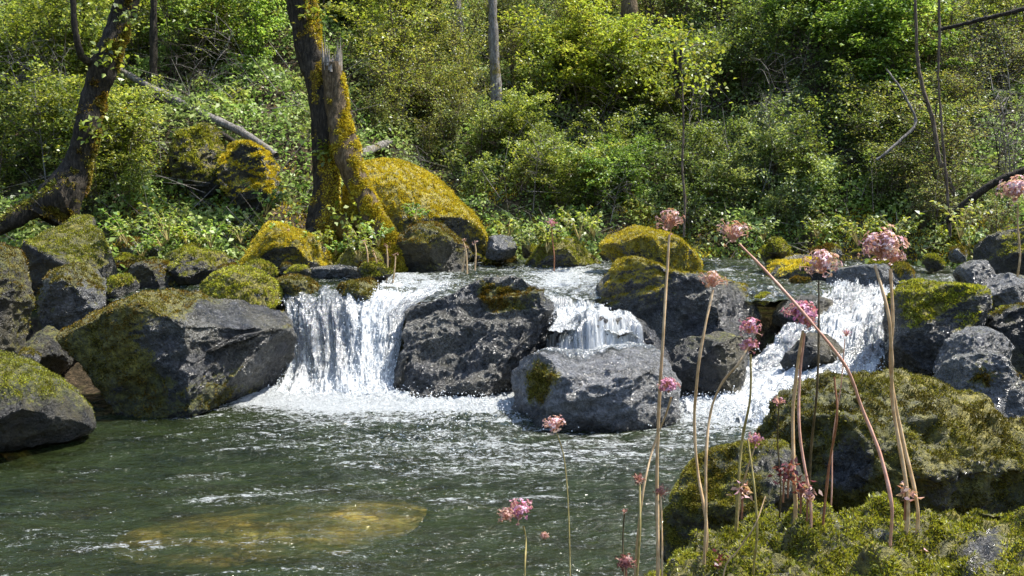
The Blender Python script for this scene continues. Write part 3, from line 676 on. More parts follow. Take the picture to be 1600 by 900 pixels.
sheet('waterfall', [[(425,450,9.35),(540,450,9.35),(720,450,9.35)], [(430,457,9.02),(540,457,9.02),(710,456,9.02)], [(434,466,8.82),(540,467,8.8),(680,464,8.78)], [(441,490,8.68),(540,492,8.62),(643,490,8.6)],
                    [(448,540,8.58),(540,545,8.42),(634,540,8.42)], [(440,590,8.4),(540,592,8.2),(622,595,8.22)], [(415,628,8.05),(540,634,7.95),(635,634,8.0)]], 150, 170,
      lambda u, v: .13 + .5 * np.exp(-((u - .7) / .16) ** 2) + .5 * sstep(.6, 1, v) + .15 * np.exp(-(u / .08) ** 2) - .1 * np.exp(-((u - .35) / .18) ** 2) * (v < .8), .05, 91,
      'white curtain of water falling into the pool between the left and middle boulders')
sheet('cascade', [[(790,424,11.4),(860,424,11.4),(915,428,11.3)], [(845,445,10.0),(880,446,10.0),(915,448,9.9)], [(862,470,9.1),(890,470,9.1),(930,475,9.0)], [(866,498,8.4),(920,500,8.35),(975,505,8.3)],
                  [(850,520,7.95),(930,520,7.8),(1010,530,7.8)]], 130, 110,
      lambda u, v: .3 + .3 * sstep(.2, .5, v) - .25 * sstep(.7, 1.0, v), .04, 95, 'narrow white cascade sliding down right of the moss capped middle boulder')
sheet('right_rapids', [[(1290,450,9.4),(1350,450,9.3),(1410,450,9.25)], [(1290,460,9.0),(1350,460,8.85),(1410,462,8.7)], [(1240,500,8.7),(1310,505,8.3),(1392,510,8.0)], [(1190,550,8.5),(1290,560,7.9),(1385,560,7.5)], [(1120,596,8.3),(1230,600,7.7),(1370,590,7.1)],
                      [(1075,622,8.0),(1180,635,7.4),(1260,640,7.0)], [(1065,655,7.4),(1150,672,7.1),(1220,680,6.9)]], 170, 170,
      lambda u, v: .28 + .3 * sstep(.4, .9, v) + .18 * np.sin(u * 9 + v * 7), .08, 99, 'white rapids tumbling down between the right boulders')
WB = ROCKS['wet_boulder']
sheet('thin_cascade', [[(850,462,8.95),(885,464,8.95),(925,466,8.95)], [(845,492,8.3),(905,488,8.25),(975,492,8.25)], [(835,525,7.95),(915,520,7.85),(1010,528,7.9)], [(832,552,7.7),(920,552,7.6),(1035,560,7.7)], [(835,590,7.4),(925,592,7.25),(1045,595,7.4)], [(860,640,7.2),(940,645,7.1),(1035,640,7.2)]], 190, 160,
      lambda u, v: .34 - .12 * sstep(.5, .7, v) - .3 * sstep(.65, .9, v) + .12 * np.sin(u * 11 + 2 * v), .022, 103, 'silvery water sliding over the wet slab and the low grey boulder', snap=[WB[1], SLAB])
# spray and foam clots
rngs = np.random.RandomState(31)
Vd, Fd = ico(1)
def droplets(pos, rad):
    V = (pos[:, None] + Vd[None] * rad[:, None, None]).reshape(-1, 3)
    F = (Fd[None] + (np.arange(len(pos)) * len(Vd))[:, None, None]).reshape(-1, 3)
    return V, F
allp = []
for k, (V, F, fo) in enumerate(SHEETS):
    p_, nn = sample(V, F, [3800, 1500, 3200, 500][k], rngs, np.clip(fo, .05, 1) ** 2)
    allp.append(p_ + nn * rngs.exponential(.02, len(p_))[:, None] + rngs.normal(size=p_.shape) * .012)
a = PV[rngs.choice(len(PV), 5200, p=(turb ** 3) / (turb ** 3).sum())]
allp.append(a + np.abs(rngs.normal(size=a.shape)) * np.array([0, 0, .03]) + rngs.normal(size=a.shape) * .01)
pp = np.vstack(allp)
DV, DF = droplets(pp, rngs.uniform(.002, .0065, len(pp)))
tag(mesh('water_spray', DV, DF, M['spray']), 'white droplets and foam flecks flying over the falls and rapids', 'spray', kind='stuff')

# ------------------------------------------------------------------ trees
def trunk(parent, name, pts, widths, Y, mat, seed, nseg=28, mossf=None, rough=.22, tufts=0, tmat='moss_gold', n=90):
    W = []
    for i, q in enumerate(pts): W.append(P(q[0], q[1], q[2] if len(q) > 2 else Y))
    R = [w_ / 2 * (pts[i][2] if len(pts[i]) > 2 else Y) / FPX for i, w_ in enumerate(widths)]
    V, F = tube(W, R, nseg, n, rough, 5, seed, .004)
    N = vnormals(V, F)
    ctr = catmull(np.array(W), n).repeat(nseg, 0)
    if (N * (V - ctr)).sum() < 0: F = F[:, ::-1]; N = -N
    mo = np.clip(mossf(V, N) if mossf else np.zeros(len(V)), 0, 1)
    O = np.array(parent.location) if parent else np.zeros(3)
    o = mesh(name, V - O, F, M[mat], parent, attrs={'moss': mo})
    if tufts:
        rng = np.random.RandomState(seed)
        p_, nn = sample(V, F, tufts, rng, sstep(.35, .7, mo))
        if len(p_):
            TV, TF = blades(p_, nn, .032, .012, rng, .9, .3)
            mesh('moss', TV - O, TF, M[tmat], o, smooth=False)
    return o
def crown(parent, ctr, rx, rz, nclump, nleaf, size, mat, seed):
    rng = np.random.RandomState(seed); O = np.array(parent.location)
    d = nrm(rng.normal(size=(nclump, 3))) * rng.uniform(.35, 1, nclump)[:, None] ** .6
    cl = np.array(ctr) + d * np.array([rx, rx, rz])
    k = rng.randint(0, nclump, nleaf)
    p_ = cl[k] + rng.normal(size=(nleaf, 3)) * np.array([.28, .28, .1])
    V, F = leaves(p_, np.tile([0, 0, 1.0], (nleaf, 1)), rng.uniform(.6, 1.2, nleaf) * size, rng.uniform(.5, .8, nleaf) * size, rng)
    mesh('crown', V - O, F, M[mat], parent, smooth=False)
    parts = [tube(np.array([np.array(ctr) - [0, 0, rz * .9], np.array(ctr) * .4 + cl[j] * .6, cl[j]]), [.035, .018, .006], 5, 8) for j in range(0, nclump, 2)]
    V, F = join(parts); mesh('limbs', V - O, F, M['bark'], parent, attrs={'moss': np.zeros(len(V))})

# forked tree
b = P(515, 375, 11.2); T = tag(empty('forked_tree', tuple(b)), 'tall mossy tree leaning left at the bank with a splintered broken fork', 'tree')
trunk(T, 'trunk', [(430,-420,11.4),(452,-150,11.4),(470,-30,11.3),(480,60,11.3),(497,130,11.25),(507,200,11.2),(508,260,11.2),(508,320,11.1),(503,380,11.0),(498,450,11.0)],
      [32,40,44,44,42,42,42,44,54,80], 11.3, 'bark', 101, 32,
      lambda V, N: .22 + .6 * N[:, 0] - .1 * N[:, 1] + fbm(V * 4, 5, 3) * .6 + .4 * sstep(2.4, 1.4, V[:, 2]), tufts=14000, n=160)
trunk(T, 'broken_fork', [(519,98,11.1),(524,150,11.1),(532,205,11.05),(546,250,11.0),(564,298,10.95),(584,340,10.9),(602,385,10.8),(612,440,10.8)], [28,34,42,40,34,36,44,60], 11.0, 'bark_orange', 103, 28,
      lambda V, N: .38 + .35 * N[:, 0] + fbm(V * 5, 6, 3) * .75 - .5 * sstep(2.5, 3.0, V[:, 2]), tufts=20000, n=110)
rng = np.random.RandomState(9); parts = []
for k in range(34):
    a0 = rng.uniform(0, 6.28); b0 = P(519, 104, 11.1) + np.array([math.cos(a0) * .09, math.sin(a0) * .09, rng.uniform(-.1, .02)])
    parts.append(tube(np.array([b0, b0 + [math.cos(a0) * .01, 0, .08], b0 + [math.cos(a0) * .02, 0, rng.uniform(.12, .34)]]), [.024, .014, .001], 5, 6))
V, F = join(parts); mesh('splinters', V - b, F, M['bark_pale'], T, attrs={'moss': np.zeros(len(V))})
for k, (x0, y0, x1, y1, w_) in enumerate([(500,360,450,405,30),(530,350,560,400,36),(560,350,625,385,34)]):
    trunk(T, 'root', [(x0,y0,11.0),((x0+x1)/2,(y0+y1)/2-6,10.8),(x1,y1,10.7)], [w_, w_*.7, w_*.3], 11, 'bark', 110 + k, 12, lambda V, N: .4 + fbm(V * 3, 2, 2), n=24)
def sprig(T, px, py, Y, r_, n, mat, seed):
    rg = np.random.RandomState(seed); c_ = P(px, py, Y) - np.array(T.location); p_ = c_ + rg.normal(size=(n, 3)) * np.array([r_, r_ * .6, r_ * .8])
    V, F = leaves(p_, np.tile([0, -.2, 1.0], (n, 1)), .07, .045, rg); mesh('leaf_sprig', V, F, M[mat], T, smooth=False)
sprig(T, 490, 22, 11.1, .09, 60, 'leaf_bright', 71); sprig(T, 545, 345, 10.75, .12, 70, 'leaf_bright', 72); sprig(T, 505, 235, 11.0, .07, 40, 'leaf_bright', 73)
crown(T, P(330, -760, 11.6), 1.9, 1.2, 60, 5200, .07, 'leaf_fresh', 11)
# leaning tree on the left
b = P(100, 330, 10.2); T = tag(empty('leaning_tree', tuple(b)), 'dark mossy trunk leaning right at the far left behind the round boulder', 'tree')
trunk(T, 'trunk', [(290,-420,10.6),(235,-160,10.5),(205,-30,10.4),(190,30,10.4),(168,90,10.3),(150,150,10.3),(135,210,10.2),(120,260,10.2),(100,305,10.1),(75,345,10.0)],
      [28,32,34,36,38,38,38,42,60,74], 10.3, 'bark', 105, 30, lambda V, N: .12 + .35 * N[:, 2] + .25 * N[:, 0] + fbm(V * 4, 8, 3) * .55, tufts=16000, tmat='moss', n=150)
trunk(T, 'root', [(100,310,10.0),(55,325,9.9),(10,350,9.8),(-40,375,9.7)], [60,34,26,18], 10, 'bark', 107, 16, lambda V, N: .2 + .6 * N[:, 2], tufts=1500, tmat='moss_green', n=40)
trunk(T, 'limb', [(160,105,10.3),(130,90,10.1),(118,50,10.0),(114,0,10.0),(112,-60,10.0)], [16,11,9,8,6], 10, 'bark', 108, 10, rough=.15, n=30)
sprig(T, 195, 25, 10.2, .07, 30, 'leaf_pale', 74); sprig(T, 165, 85, 10.1, .1, 50, 'leaf_mid', 75); sprig(T, 140, 200, 10.1, .1, 50, 'leaf_bright', 76)
crown(T, P(420, -780, 10.8), 1.6, 1.0, 50, 3600, .07, 'leaf_mid', 12)

def slim_tree(label, pts, widths, Y, mat, seed, crown_mat='leaf_mid', name='young_tree', rough=.2, group=None, mossf=None, cr=1.0):
    b = P(pts[-1][0], pts[-1][1], pts[-1][2] if len(pts[-1]) > 2 else Y)
    T = tag(empty(name, tuple(b)), label, 'tree', group)
    trunk(T, 'trunk', pts, widths, Y, mat, seed, 12, mossf, rough, n=60)
    t = P(pts[0][0], pts[0][1], pts[0][2] if len(pts[0]) > 2 else Y)
    crown(T, t + np.array([0, .3, .2]), cr * .7, .5, 16, 600, .07, crown_mat, seed)
    return T
slim_tree('pale grey trunk standing high on the slope in the middle', [(764,-330),(768,-60),(770,30),(773,90),(775,150),(776,215)], [9,12,14,16,18,22], HY(776, 200), 'bark_grey', 120, name='pale_tree', mossf=lambda V, N: fbm(V * 2, 2, 2) * .6 + .2)
slim_tree('rust coloured trunk at the top edge right of the middle', [(976,-330),(980,-60),(984,20),(986,60),(988,120)], [20,24,28,32,36], HY(988, 80), 'bark_orange', 121, name='rusty_tree')
slim_tree('thin dark sapling on the slope right of the leaning trunk', [(243,-250),(241,-40),(240,60),(239,130),(238,180)], [7,9,11,13,16], HY(238, 175), 'bark', 122, name='sapling')
slim_tree('crooked dark sapling on the right slope', [(1425,-190),(1432,60),(1440,130),(1458,190),(1468,250),(1492,305),(1500,350)], [3,4,5,5.5,6,7,9], HY(1500, 340), 'twig', 123, 'leaf_fresh', 'sapling')
slim_tree('grey brown trunk at the top edge left of the pale trunk', [(702,-330),(708,-60),(712,10),(716,60),(718,120)], [12,15,18,22,24], HY(718, 90), 'bark_grey', 124, name='grey_tree')
slim_tree('thin dark stem hanging into the top right of the picture', [(1466,-300),(1467,-60),(1467,10),(1468,60),(1466,110),(1470,180),(1480,300),(1485,370)], [2.5,3,3,2.5,2,2,2.5,3], 9.9, 'twig', 125, 'leaf_fresh', 'sapling')
slim_tree('slender brown stem above the pale leaved bush', [(1066,120),(1068,200),(1066,260),(1070,320),(1068,370)], [1.5,2,2.5,3,3.5], HY(1068, 360, -.5), 'twig', 126, 'leaf_bright', 'sapling', cr=.22)

def log(name, label, pts, widths, mat, seed, cat='log', mossf=None, nseg=14, rough=.2):
    W = [P(*q) for q in pts]; R = [w_ / 2 * q[2] / FPX for w_, q in zip(widths, pts)]
    V, F = tube(W, R, nseg, 60, rough, 5, seed, .003)
    c0 = V[:nseg].mean(0); c1 = V[-nseg:].mean(0)
    O = W[len(W) // 2]
    V = np.vstack([V, c0, c1]); n = len(V)
    caps = [[(i + 1) % nseg, i, n - 2, n - 2] for i in range(nseg)] + [[n - 2 - nseg + i, n - 2 - nseg + (i + 1) % nseg, n - 1, n - 1] for i in range(nseg)]
    o = mesh(name, V - O, F, M[mat], attrs={'moss': np.clip(mossf(V) if mossf else fbm(V * 3, seed, 2) * .5 + .1, 0, 1)})
    o.location = O
    return tag(o, label, cat)
log('fallen_log', 'grey dead log lying down the left slope above the yellow moss boulder', [(x_, y_, HY(x_, y_ + 14, -.45)) for x_, y_ in [(185,108),(250,145),(320,180),(380,208),(432,243)]], [10,13,14,13,9], 'bark_grey', 130)
log('fallen_log', 'thin dead pole lying just below the long grey log', [(x_, y_, HY(x_, y_ + 14, -.25)) for x_, y_ in [(205,140),(270,165),(340,205),(425,262)]], [7,8,8,6], 'bark', 131)
log('fallen_log', 'short broken grey log end beside the forked tree', [(x_, y_, HY(x_, y_ + 14, -.1)) for x_, y_ in [(556,246),(575,236),(610,222)]], [13,15,11], 'bark_grey', 132)
log('fallen_branch', 'pale bare branch pointing down left on the right slope', [(1370,250,11.6),(1388,236,11.6),(1408,218,11.65),(1427,200,11.7),(1430,184,11.75),(1418,158,11.8),(1405,135,11.9),(1385,108,12.0)], [3,4,4,4,4,3,3,2], 'bark_grey', 133, 'branch')
log('fallen_branch', 'dark branch slanting up to the right edge above the far bank', [(1480,345,9.9),(1510,318,9.8),(1550,288,9.7),(1610,262,9.6)], [10,13,12,9], 'bark', 134, 'branch')
log('hanging_branch', 'dark thin branch crossing the top right corner', [(1470,46,7.6),(1520,34,7.5),(1560,24,7.4),(1640,4,7.3)], [4,5,6,8], 'bark', 135, 'branch')
log('fallen_branch', 'dark pole leaning across the slope at the far left', [(x_, y_, HY(x_, y_ + 20, -.2)) for x_, y_ in [(60,60),(110,120),(160,190)]], [7,7,5], 'bark', 136, 'branch')

# ------------------------------------------------------------------ shrubs
def shrub_parts(seed, h, r, ntw, nl, size, tiers=1.0, droop=0.0, maple=False, spread=.45):
    rng = np.random.RandomState(seed); ends = []; tubes = []
    nst = rng.randint(4, 8)
    for s in range(nst):
        a = rng.uniform(0, 6.28); lean = rng.uniform(.1, .9)
        tip = np.array([math.cos(a) * r * lean, math.sin(a) * r * lean, h * rng.uniform(.6, 1.0)])
        mid = tip * np.array([.4, .4, .55]) + rng.normal(size=3) * .04 * h
        C = catmull([np.array([0, 0, -.08]) + rng.normal(size=3) * .02, mid, tip], 12)
        tubes.append(tube(C[::3], np.linspace(.014, .004, 4) * h ** .5, 4, 8))
        for t in range(ntw // nst):
            b = C[rng.randint(2, 12)]; a2 = rng.uniform(0, 6.28); l = rng.uniform(.15, .5) * r
            e = b + np.array([math.cos(a2) * l, math.sin(a2) * l, rng.uniform(-.1, .3) * l])
            tubes.append(tube(np.array([b, (b + e) / 2 + [0, 0, .03], e]), [.005, .003, .001], 3, 4)); ends.append((b, e))
    for s in range(5):                                  # long arching shoots break the outline
        a = rng.uniform(0, 6.28); e = np.array([math.cos(a) * r * rng.uniform(.7, 1.5), math.sin(a) * r * rng.uniform(.7, 1.5), h * rng.uniform(.9, 1.45)])
        C = catmull([np.zeros(3), e * [.3, .3, .8], e], 9); tubes.append(tube(C[::2], np.linspace(.009, .002, 5), 4, 8))
        for q in range(3, 9):
            for _ in range(2): ends.append((C[q - 1], C[q] + rng.normal(size=3) * .08 * r))
    B = np.array([q[0] for q in ends]); E = np.array([q[1] for q in ends]); k = rng.randint(0, len(ends), nl)
    t = rng.uniform(.25, 1.1, nl)[:, None]
    pos = B[k] + (E[k] - B[k]) * t + rng.normal(size=(nl, 3)) * np.array([.1, .1, .05]) * r * rng.choice([.6, 1.0, 1.8], (nl, 1), p=[.5, .35, .15])
    sz = rng.uniform(.5, 1.25, nl) * size
    along = nrm(E - B)[k] + rng.normal(size=(nl, 3)) * .8
    V, F = leaves(pos, np.tile([0, -.15, 1.0], (nl, 1)), sz, sz * rng.uniform(.4, .75, nl), rng, spread=spread, along=along - np.array([0, 0, droop]))
    if maple:
        for _ in range(2):
            al = along + rng.normal(size=(nl, 3)) * .9
            V2, F2 = leaves(pos, np.tile([0, -.15, 1.0], (nl, 1)), sz * .9, sz * .5, rng, spread=spread, along=al)
            V, F = join([(V, F), (V2, F2)])
    return V, F, join(tubes)
KIND = {}
def shrub_kind(key, mat, seed, **kw):
    V, F, (TV, TF) = shrub_parts(seed, **kw)
    me = mesh('foliage', V, F, M[mat], smooth=False); ms = mesh('stems', TV, TF, M['twig'], attrs={'moss': np.zeros(len(TV))})
    KIND.setdefault(key, []).append((me.data, ms.data))
    bpy.data.objects.remove(me); bpy.data.objects.remove(ms)
for s in range(2):
    shrub_kind('mid', 'leaf_mid', 200 + s, h=.9, r=.65, ntw=70, nl=2600, size=.055)
    shrub_kind('bright', 'leaf_bright', 210 + s, h=1.3, r=.9, ntw=70, nl=1700, size=.075, maple=True, spread=.35)
    shrub_kind('fresh', 'leaf_fresh', 220 + s, h=1.2, r=.9, ntw=60, nl=1500, size=.08, maple=True, spread=.35)
    shrub_kind('pale', 'leaf_pale', 230 + s, h=.9, r=.6, ntw=60, nl=1500, size=.065, spread=.5)
    shrub_kind('olive', 'leaf_olive', 240 + s, h=1.0, r=.6, ntw=110, nl=2200, size=.04)
    shrub_kind('brown', 'leaf_brown', 250 + s, h=.9, r=.6, ntw=120, nl=1700, size=.038)
    shrub_kind('dark', 'leaf_dark', 260 + s, h=.9, r=.7, ntw=70, nl=2400, size=.05)
NAMES = {'mid': ('leafy_shrub', 'shrub'), 'bright': ('vine_maple', 'shrub'), 'fresh': ('young_maple', 'shrub'), 'pale': ('pale_leaved_bush', 'bush'),
         'olive': ('twiggy_shrub', 'shrub'), 'brown': ('dry_shrub', 'shrub'), 'dark': ('dark_shrub', 'shrub')}
rngp = np.random.RandomState(77)
def shrub(key, x, y, sc, label, group=None, dz=0):
    nm, cat = NAMES[key]; fol, st = KIND[key][rngp.randint(len(KIND[key]))]
    o = empty(nm, (x, y, on_ground(x, y) + dz)); o.rotation_euler = (0, 0, rngp.uniform(0, 6.28)); o.scale = (sc, sc, sc * rngp.uniform(.85, 1.15))
    link('foliage', fol, o); link('stems', st, o); return tag(o, label, cat, group)
# zones of the slope: key, centre px, spread px, count, scale, label
Z = [
 ('mid', 60, 90, 75, 70, 7, 1.0, 'mid-green shrub on the slope left of the leaning trunk'),
 ('mid', 60, 260, 70, 50, 5, .8, 'low green shrub at the foot of the slope by the left edge'),
 ('mid', 320, 60, 90, 70, 10, 1.0, 'green shrub on the upper slope between the two mossy trunks'),
 ('mid', 250, 290, 80, 50, 9, .75, 'green shrub between the leaning trunk and the moss boulders'),
 ('fresh', 330, 130, 60, 40, 3, .7, 'fresh green shrub above the fallen grey log'),
 ('mid', 610, 70, 60, 70, 7, 1.0, 'green shrub right of the splintered fork'),
 ('olive', 700, 100, 90, 90, 10, 1.1, 'twiggy grey-green shrub around the pale trunk'),
 ('olive', 640, 210, 70, 40, 6, .8, 'twiggy shrub above the orange-gold boulder'),
 ('bright', 870, 130, 70, 40, 5, .8, 'bright yellow-green vine maple right of the pale trunk'),
 ('bright', 990, 130, 60, 40, 4, .8, 'bright yellow-green vine maple in the middle of the slope'),
 ('bright', 1060, 200, 35, 25, 2, .55, 'low bright maple spray above the bank right of the middle'),
 ('olive', 900, 30, 120, 30, 7, 1.1, 'twiggy shrub along the top edge in the middle'),
 ('mid', 850, 270, 90, 45, 9, .7, 'small-leaved green shrub above the far bank in the middle'),
 ('dark', 1130, 80, 70, 70, 7, 1.1, 'dark green shrub between the bright and the fresh maples'),
 ('dark', 1090, 310, 50, 40, 4, .8, 'dark shaded shrub behind the flower heads'),
 ('fresh', 1300, 80, 80, 60, 7, .9, 'fresh green young maple on the upper right slope'),
 ('fresh', 1400, 140, 50, 40, 3, .7, 'fresh green maple spray beside the crooked sapling'),
 ('fresh', 940, 300, 45, 25, 3, .5, 'fresh green low bush above the golden mound'),
 ('pale', 1200, 230, 40, 40, 4, .8, 'pale-leaved bush above the right bank'),
 ('pale', 1210, 330, 60, 35, 6, .6, 'pale-leaved bush low at the right bank'),
 ('dark', 1330, 270, 60, 50, 5, .9, 'dark shrub left of the crooked sapling'),
 ('olive', 1420, 230, 70, 70, 6, .9, 'twiggy shrub around the crooked sapling'),
 ('brown', 1530, 180, 60, 90, 7, 1.0, 'dry brownish shrub on the right edge of the slope'),
 ('mid', 1540, 60, 50, 40, 4, 1.0, 'green shrub in the top right corner'),
 ('brown', 1500, 330, 60, 30, 4, .6, 'dry low shrub at the right bank'),
]
for key, cx, cy, sx, sy, n, sc, lab in Z:
    for i in range(int(n * 1.75 + .5)):
        x_ = cx + rngp.uniform(-1, 1) * sx * 1.25; y_ = cy + rngp.uniform(-1, 1) * sy * 1.25
        q = hill_point(x_, y_ + 18)
        if 235 < x_ < 460 and 120 < y_ < 350: continue
        if abs(x_ - 774) < 22 and 60 < y_ < 170: continue
        if abs(x_ - 985) < 25 and y_ < 70: continue
        shrub(key, q[0], q[1], sc * rngp.uniform(.7, 1.15), lab, lab.split(' on ')[0] + 's of one patch' if n > 1 else None)
# beyond the frame, so the slope stays wooded from a step aside and the water mirrors leaves
k_ = 0
for i in range(70):
    y = rngp.uniform(13, 27); x = rngp.uniform(-14, 14)
    px_, py_ = proj(np.array([[x, y, on_ground(x, y) + .8]]))
    if -60 < px_[0] < 1660 and py_[0] > -40: continue
    shrub(['mid', 'olive', 'fresh', 'dark'][i % 4], x, y, rngp.uniform(1.2, 2.0), 'shrub growing on the slope outside the picture', 'shrubs outside the picture')

# leaf litter, herbs and twigs on the floor
def cover_mat():
    m = NT('undergrowth leaves'); r_ = m.geo('Random Per Island'); o = m.geo('Position')
    def rp(cols): return m.ramp(r_, *[((i + .5) / len(cols), c_) for i, c_ in enumerate(cols)])
    a = m.mix(m.ramp(m.noise(o, .8, 3), (.45, 0.0), (.62, .8)), rp(GREENS['fresh']), rp(GREENS['olive']))
    a = m.mix(m.ramp(m.noise(m.map(o, (1.3, 1, 1)), 1.5, 2), (.55, 0.0), (.65, 1.0)), a, rp(GREENS['bright']))
    a = m.mix(m.ramp(m.noise(m.map(o, (1, 1.7, 1)), 1.1, 2), (.6, 0.0), (.7, .6)), a, rp(GREENS['brown']))
    d = m.n('ShaderNodeBsdfDiffuse'); m.l(a, d.inputs[0]); t = m.n('ShaderNodeBsdfTranslucent'); m.l(a, t.inputs[0])
    g = m.n('ShaderNodeBsdfGlossy'); g.inputs['Roughness'].default_value = .4
    return m.end(m.mixs(.03, m.mixs(.5, d.outputs[0], t.outputs[0]), g.outputs[0]))
rng = np.random.RandomState(55)
N = 520000
x = rng.uniform(-11, 11, N); y = 9.2 + rng.rand(N) ** 1.0 * 14
d = y - yb(x); k = (d > -.25) & (np.abs(x) < y * .62 + 1); x = x[k]; y = y[k]; z = ground_z(x, y)
nv = np.stack([x, y, z], 1); dens = fbm(nv * 1.3, 44, 3)
hgt = np.clip(.2 + dens * .4, .05, .7)
pos = nv + np.stack([np.zeros(len(x)), np.zeros(len(x)), hgt * rng.uniform(.0, 1, len(x)) ** .7], 1)
k = (dens + rng.normal(size=len(x)) * .25 > -.35); pos = pos[k]
sz = rng.uniform(.018, .06, len(pos)) * np.where(rng.rand(len(pos)) < .15, 1.5, 1)
V, F = leaves(pos, np.tile([0, -.35, 1.0], (len(pos), 1)), sz * 1.3, sz * .7, rng, spread=.7)
tag(mesh('ground_cover', V, F, cover_mat(), smooth=False), 'low green herbs and seedlings covering the slope', 'ground cover', kind='stuff')
N = 30000
x = rng.uniform(-11, 11, N); y = 9.4 + rng.rand(N) * 13; d = y - yb(x); k = (d > -.2) & (np.abs(x) < y * .62 + 1); x = x[k]; y = y[k]
pos = np.stack([x, y, ground_z(x, y) + .012], 1); sz = rng.uniform(.02, .06, len(pos))
V, F = leaves(pos, np.tile([0, -.2, 1.0], (len(pos), 1)), sz * 1.3, sz * .8, rng, spread=.4)
m = leaf_mat('dead leaves', [(.08, .045, .02), (.2, .12, .06), (.34, .22, .13), (.45, .34, .24)], .15, .05)
tag(mesh('leaf_litter', V, F, m, smooth=False), 'brown fallen leaves strewn over the slope', 'leaf litter', kind='stuff')
N = 4500
x = rng.uniform(-10, 10, N); y = 9.8 + rng.rand(N) * 11; d = y - yb(x); k = (d > -.1) & (np.abs(x) < y * .62 + 1); x = x[k]; y = y[k]
b0 = np.stack([x, y, ground_z(x, y) + rng.uniform(0, .4, len(x))], 1); dr = nrm(rng.normal(size=(len(x), 3)) * [1, .6, .8]); ln = rng.uniform(.2, .8, len(x))[:, None]
s_ = nrm(np.cross(dr, rng.normal(size=dr.shape))); s2 = np.cross(dr, s_); w_ = rng.uniform(.002, .006, len(x))[:, None]
ring = [s_, -.5 * s_ + .87 * s2, -.5 * s_ - .87 * s2]
V = np.stack([b0 + r_ * w_ for r_ in ring] + [b0 + dr * ln + r_ * w_ * .5 for r_ in ring], 1).reshape(-1, 3)
f0 = np.arange(len(x))[:, None] * 6
F = np.concatenate([f0 + np.array([[0, 1, 4, 3]]), f0 + np.array([[1, 2, 5, 4]]), f0 + np.array([[2, 0, 3, 5]])])
tag(mesh('fallen_twigs', V, F, M['bark_grey'], attrs={'moss': np.zeros(len(V))}), 'thin grey twigs tangled in the undergrowth', 'twigs', kind='stuff')

def bare_parts(seed, h):
    rg = np.random.RandomState(seed); t = []
    tip = np.array([rg.uniform(-.25, .25) * h, rg.uniform(-.1, .1) * h, h]); C = catmull([np.zeros(3), tip * [.2, .2, .5] + rg.normal(size=3) * .03 * h, tip], 14)
    t.append(tube(C[::2], np.linspace(.013, .003, 7), 5, 20))
    for k in range(14):
        b_ = C[rg.randint(3, 13)]; a = rg.uniform(0, 6.28); l = rg.uniform(.2, .5) * h
        e = b_ + np.array([math.cos(a) * l, math.sin(a) * l * .6, rg.uniform(.0, .6) * l]); mdd = (b_ + e) / 2 + np.array([0, 0, .12 * l])
        t.append(tube(np.array([b_, mdd, e]), [.005, .0035, .0015], 4, 8))
        for _ in range(3):
            e2 = mdd + rg.normal(size=3) * .14 * h; t.append(tube(np.array([mdd, (mdd + e2) / 2, e2]), [.0025, .002, .001], 3, 4))
    return join(t)
BARE = []
for k in range(4):
    V, F = bare_parts(700 + k, 1.6); o = mesh('bare', V, F, M['bark_grey' if k % 2 else 'bark'], attrs={'moss': np.zeros(len(V))}); BARE.append(o.data); bpy.data.objects.remove(o)
BZ = [(60,330,'left slope',16,80,290),(560,1000,'slope in the middle',14,90,330),(1020,1330,'slope behind the flower heads',9,90,330),(1340,1590,'right slope',18,60,350)]
for x0, x1, nm, n, y0, y1 in BZ:
    for k in range(n):
        q = hill_point(rngp.uniform(x0, x1), rngp.uniform(y0, y1)); q = q - np.array([0, .35, 0])
        o = link('bare_sapling', BARE[rngp.randint(4)]); o.location = (q[0], q[1], on_ground(q[0], q[1]) - .03); o.rotation_euler = (0, rngp.uniform(-.35, .35), rngp.uniform(0, 6.28))
        sc = rngp.uniform(.5, 1.0); o.scale = (sc, sc, sc); tag(o, 'thin leafless sapling among the shrubs of the ' + nm, 'sapling', 'leafless saplings of the ' + nm)

# ferns / rosettes close to the far bank (each a small plant)
def small_plant(px, py, Y, h, mat, label, seed, name='leafy_plant', n=60, size=.05):
    rng = np.random.RandomState(seed); b = P(px, py, Y); o = tag(empty(name, tuple(b)), label, 'plant')
    parts = []; pos = []; al = []
    for k in range(9):
        a = rng.uniform(0, 6.28); e = np.array([math.cos(a) * h * .6, math.sin(a) * h * .6, h * rng.uniform(.5, 1)])
        C = catmull([np.zeros(3), e * [.4, .4, .65], e], 9); parts.append(tube(C[::2], [.005, .004, .003, .002, .0015], 4, 8))
        for c_ in C[3:]:
            for _ in range(max(1, n // 30)): pos.append(c_); al.append(np.array([math.cos(a), math.sin(a), .2]) + rng.normal(size=3) * .8)
    pos = np.array(pos); al = np.array(al); sz = rng.uniform(.6, 1.2, len(pos)) * size
    V, F = leaves(pos, np.tile([0, -.2, 1.0], (len(pos), 1)), sz, sz * .6, rng, spread=.35, along=al)
    mesh('foliage', V, F, M[mat], o, smooth=False); V, F = join(parts); mesh('stems', V, F, M['stem_green'], o)
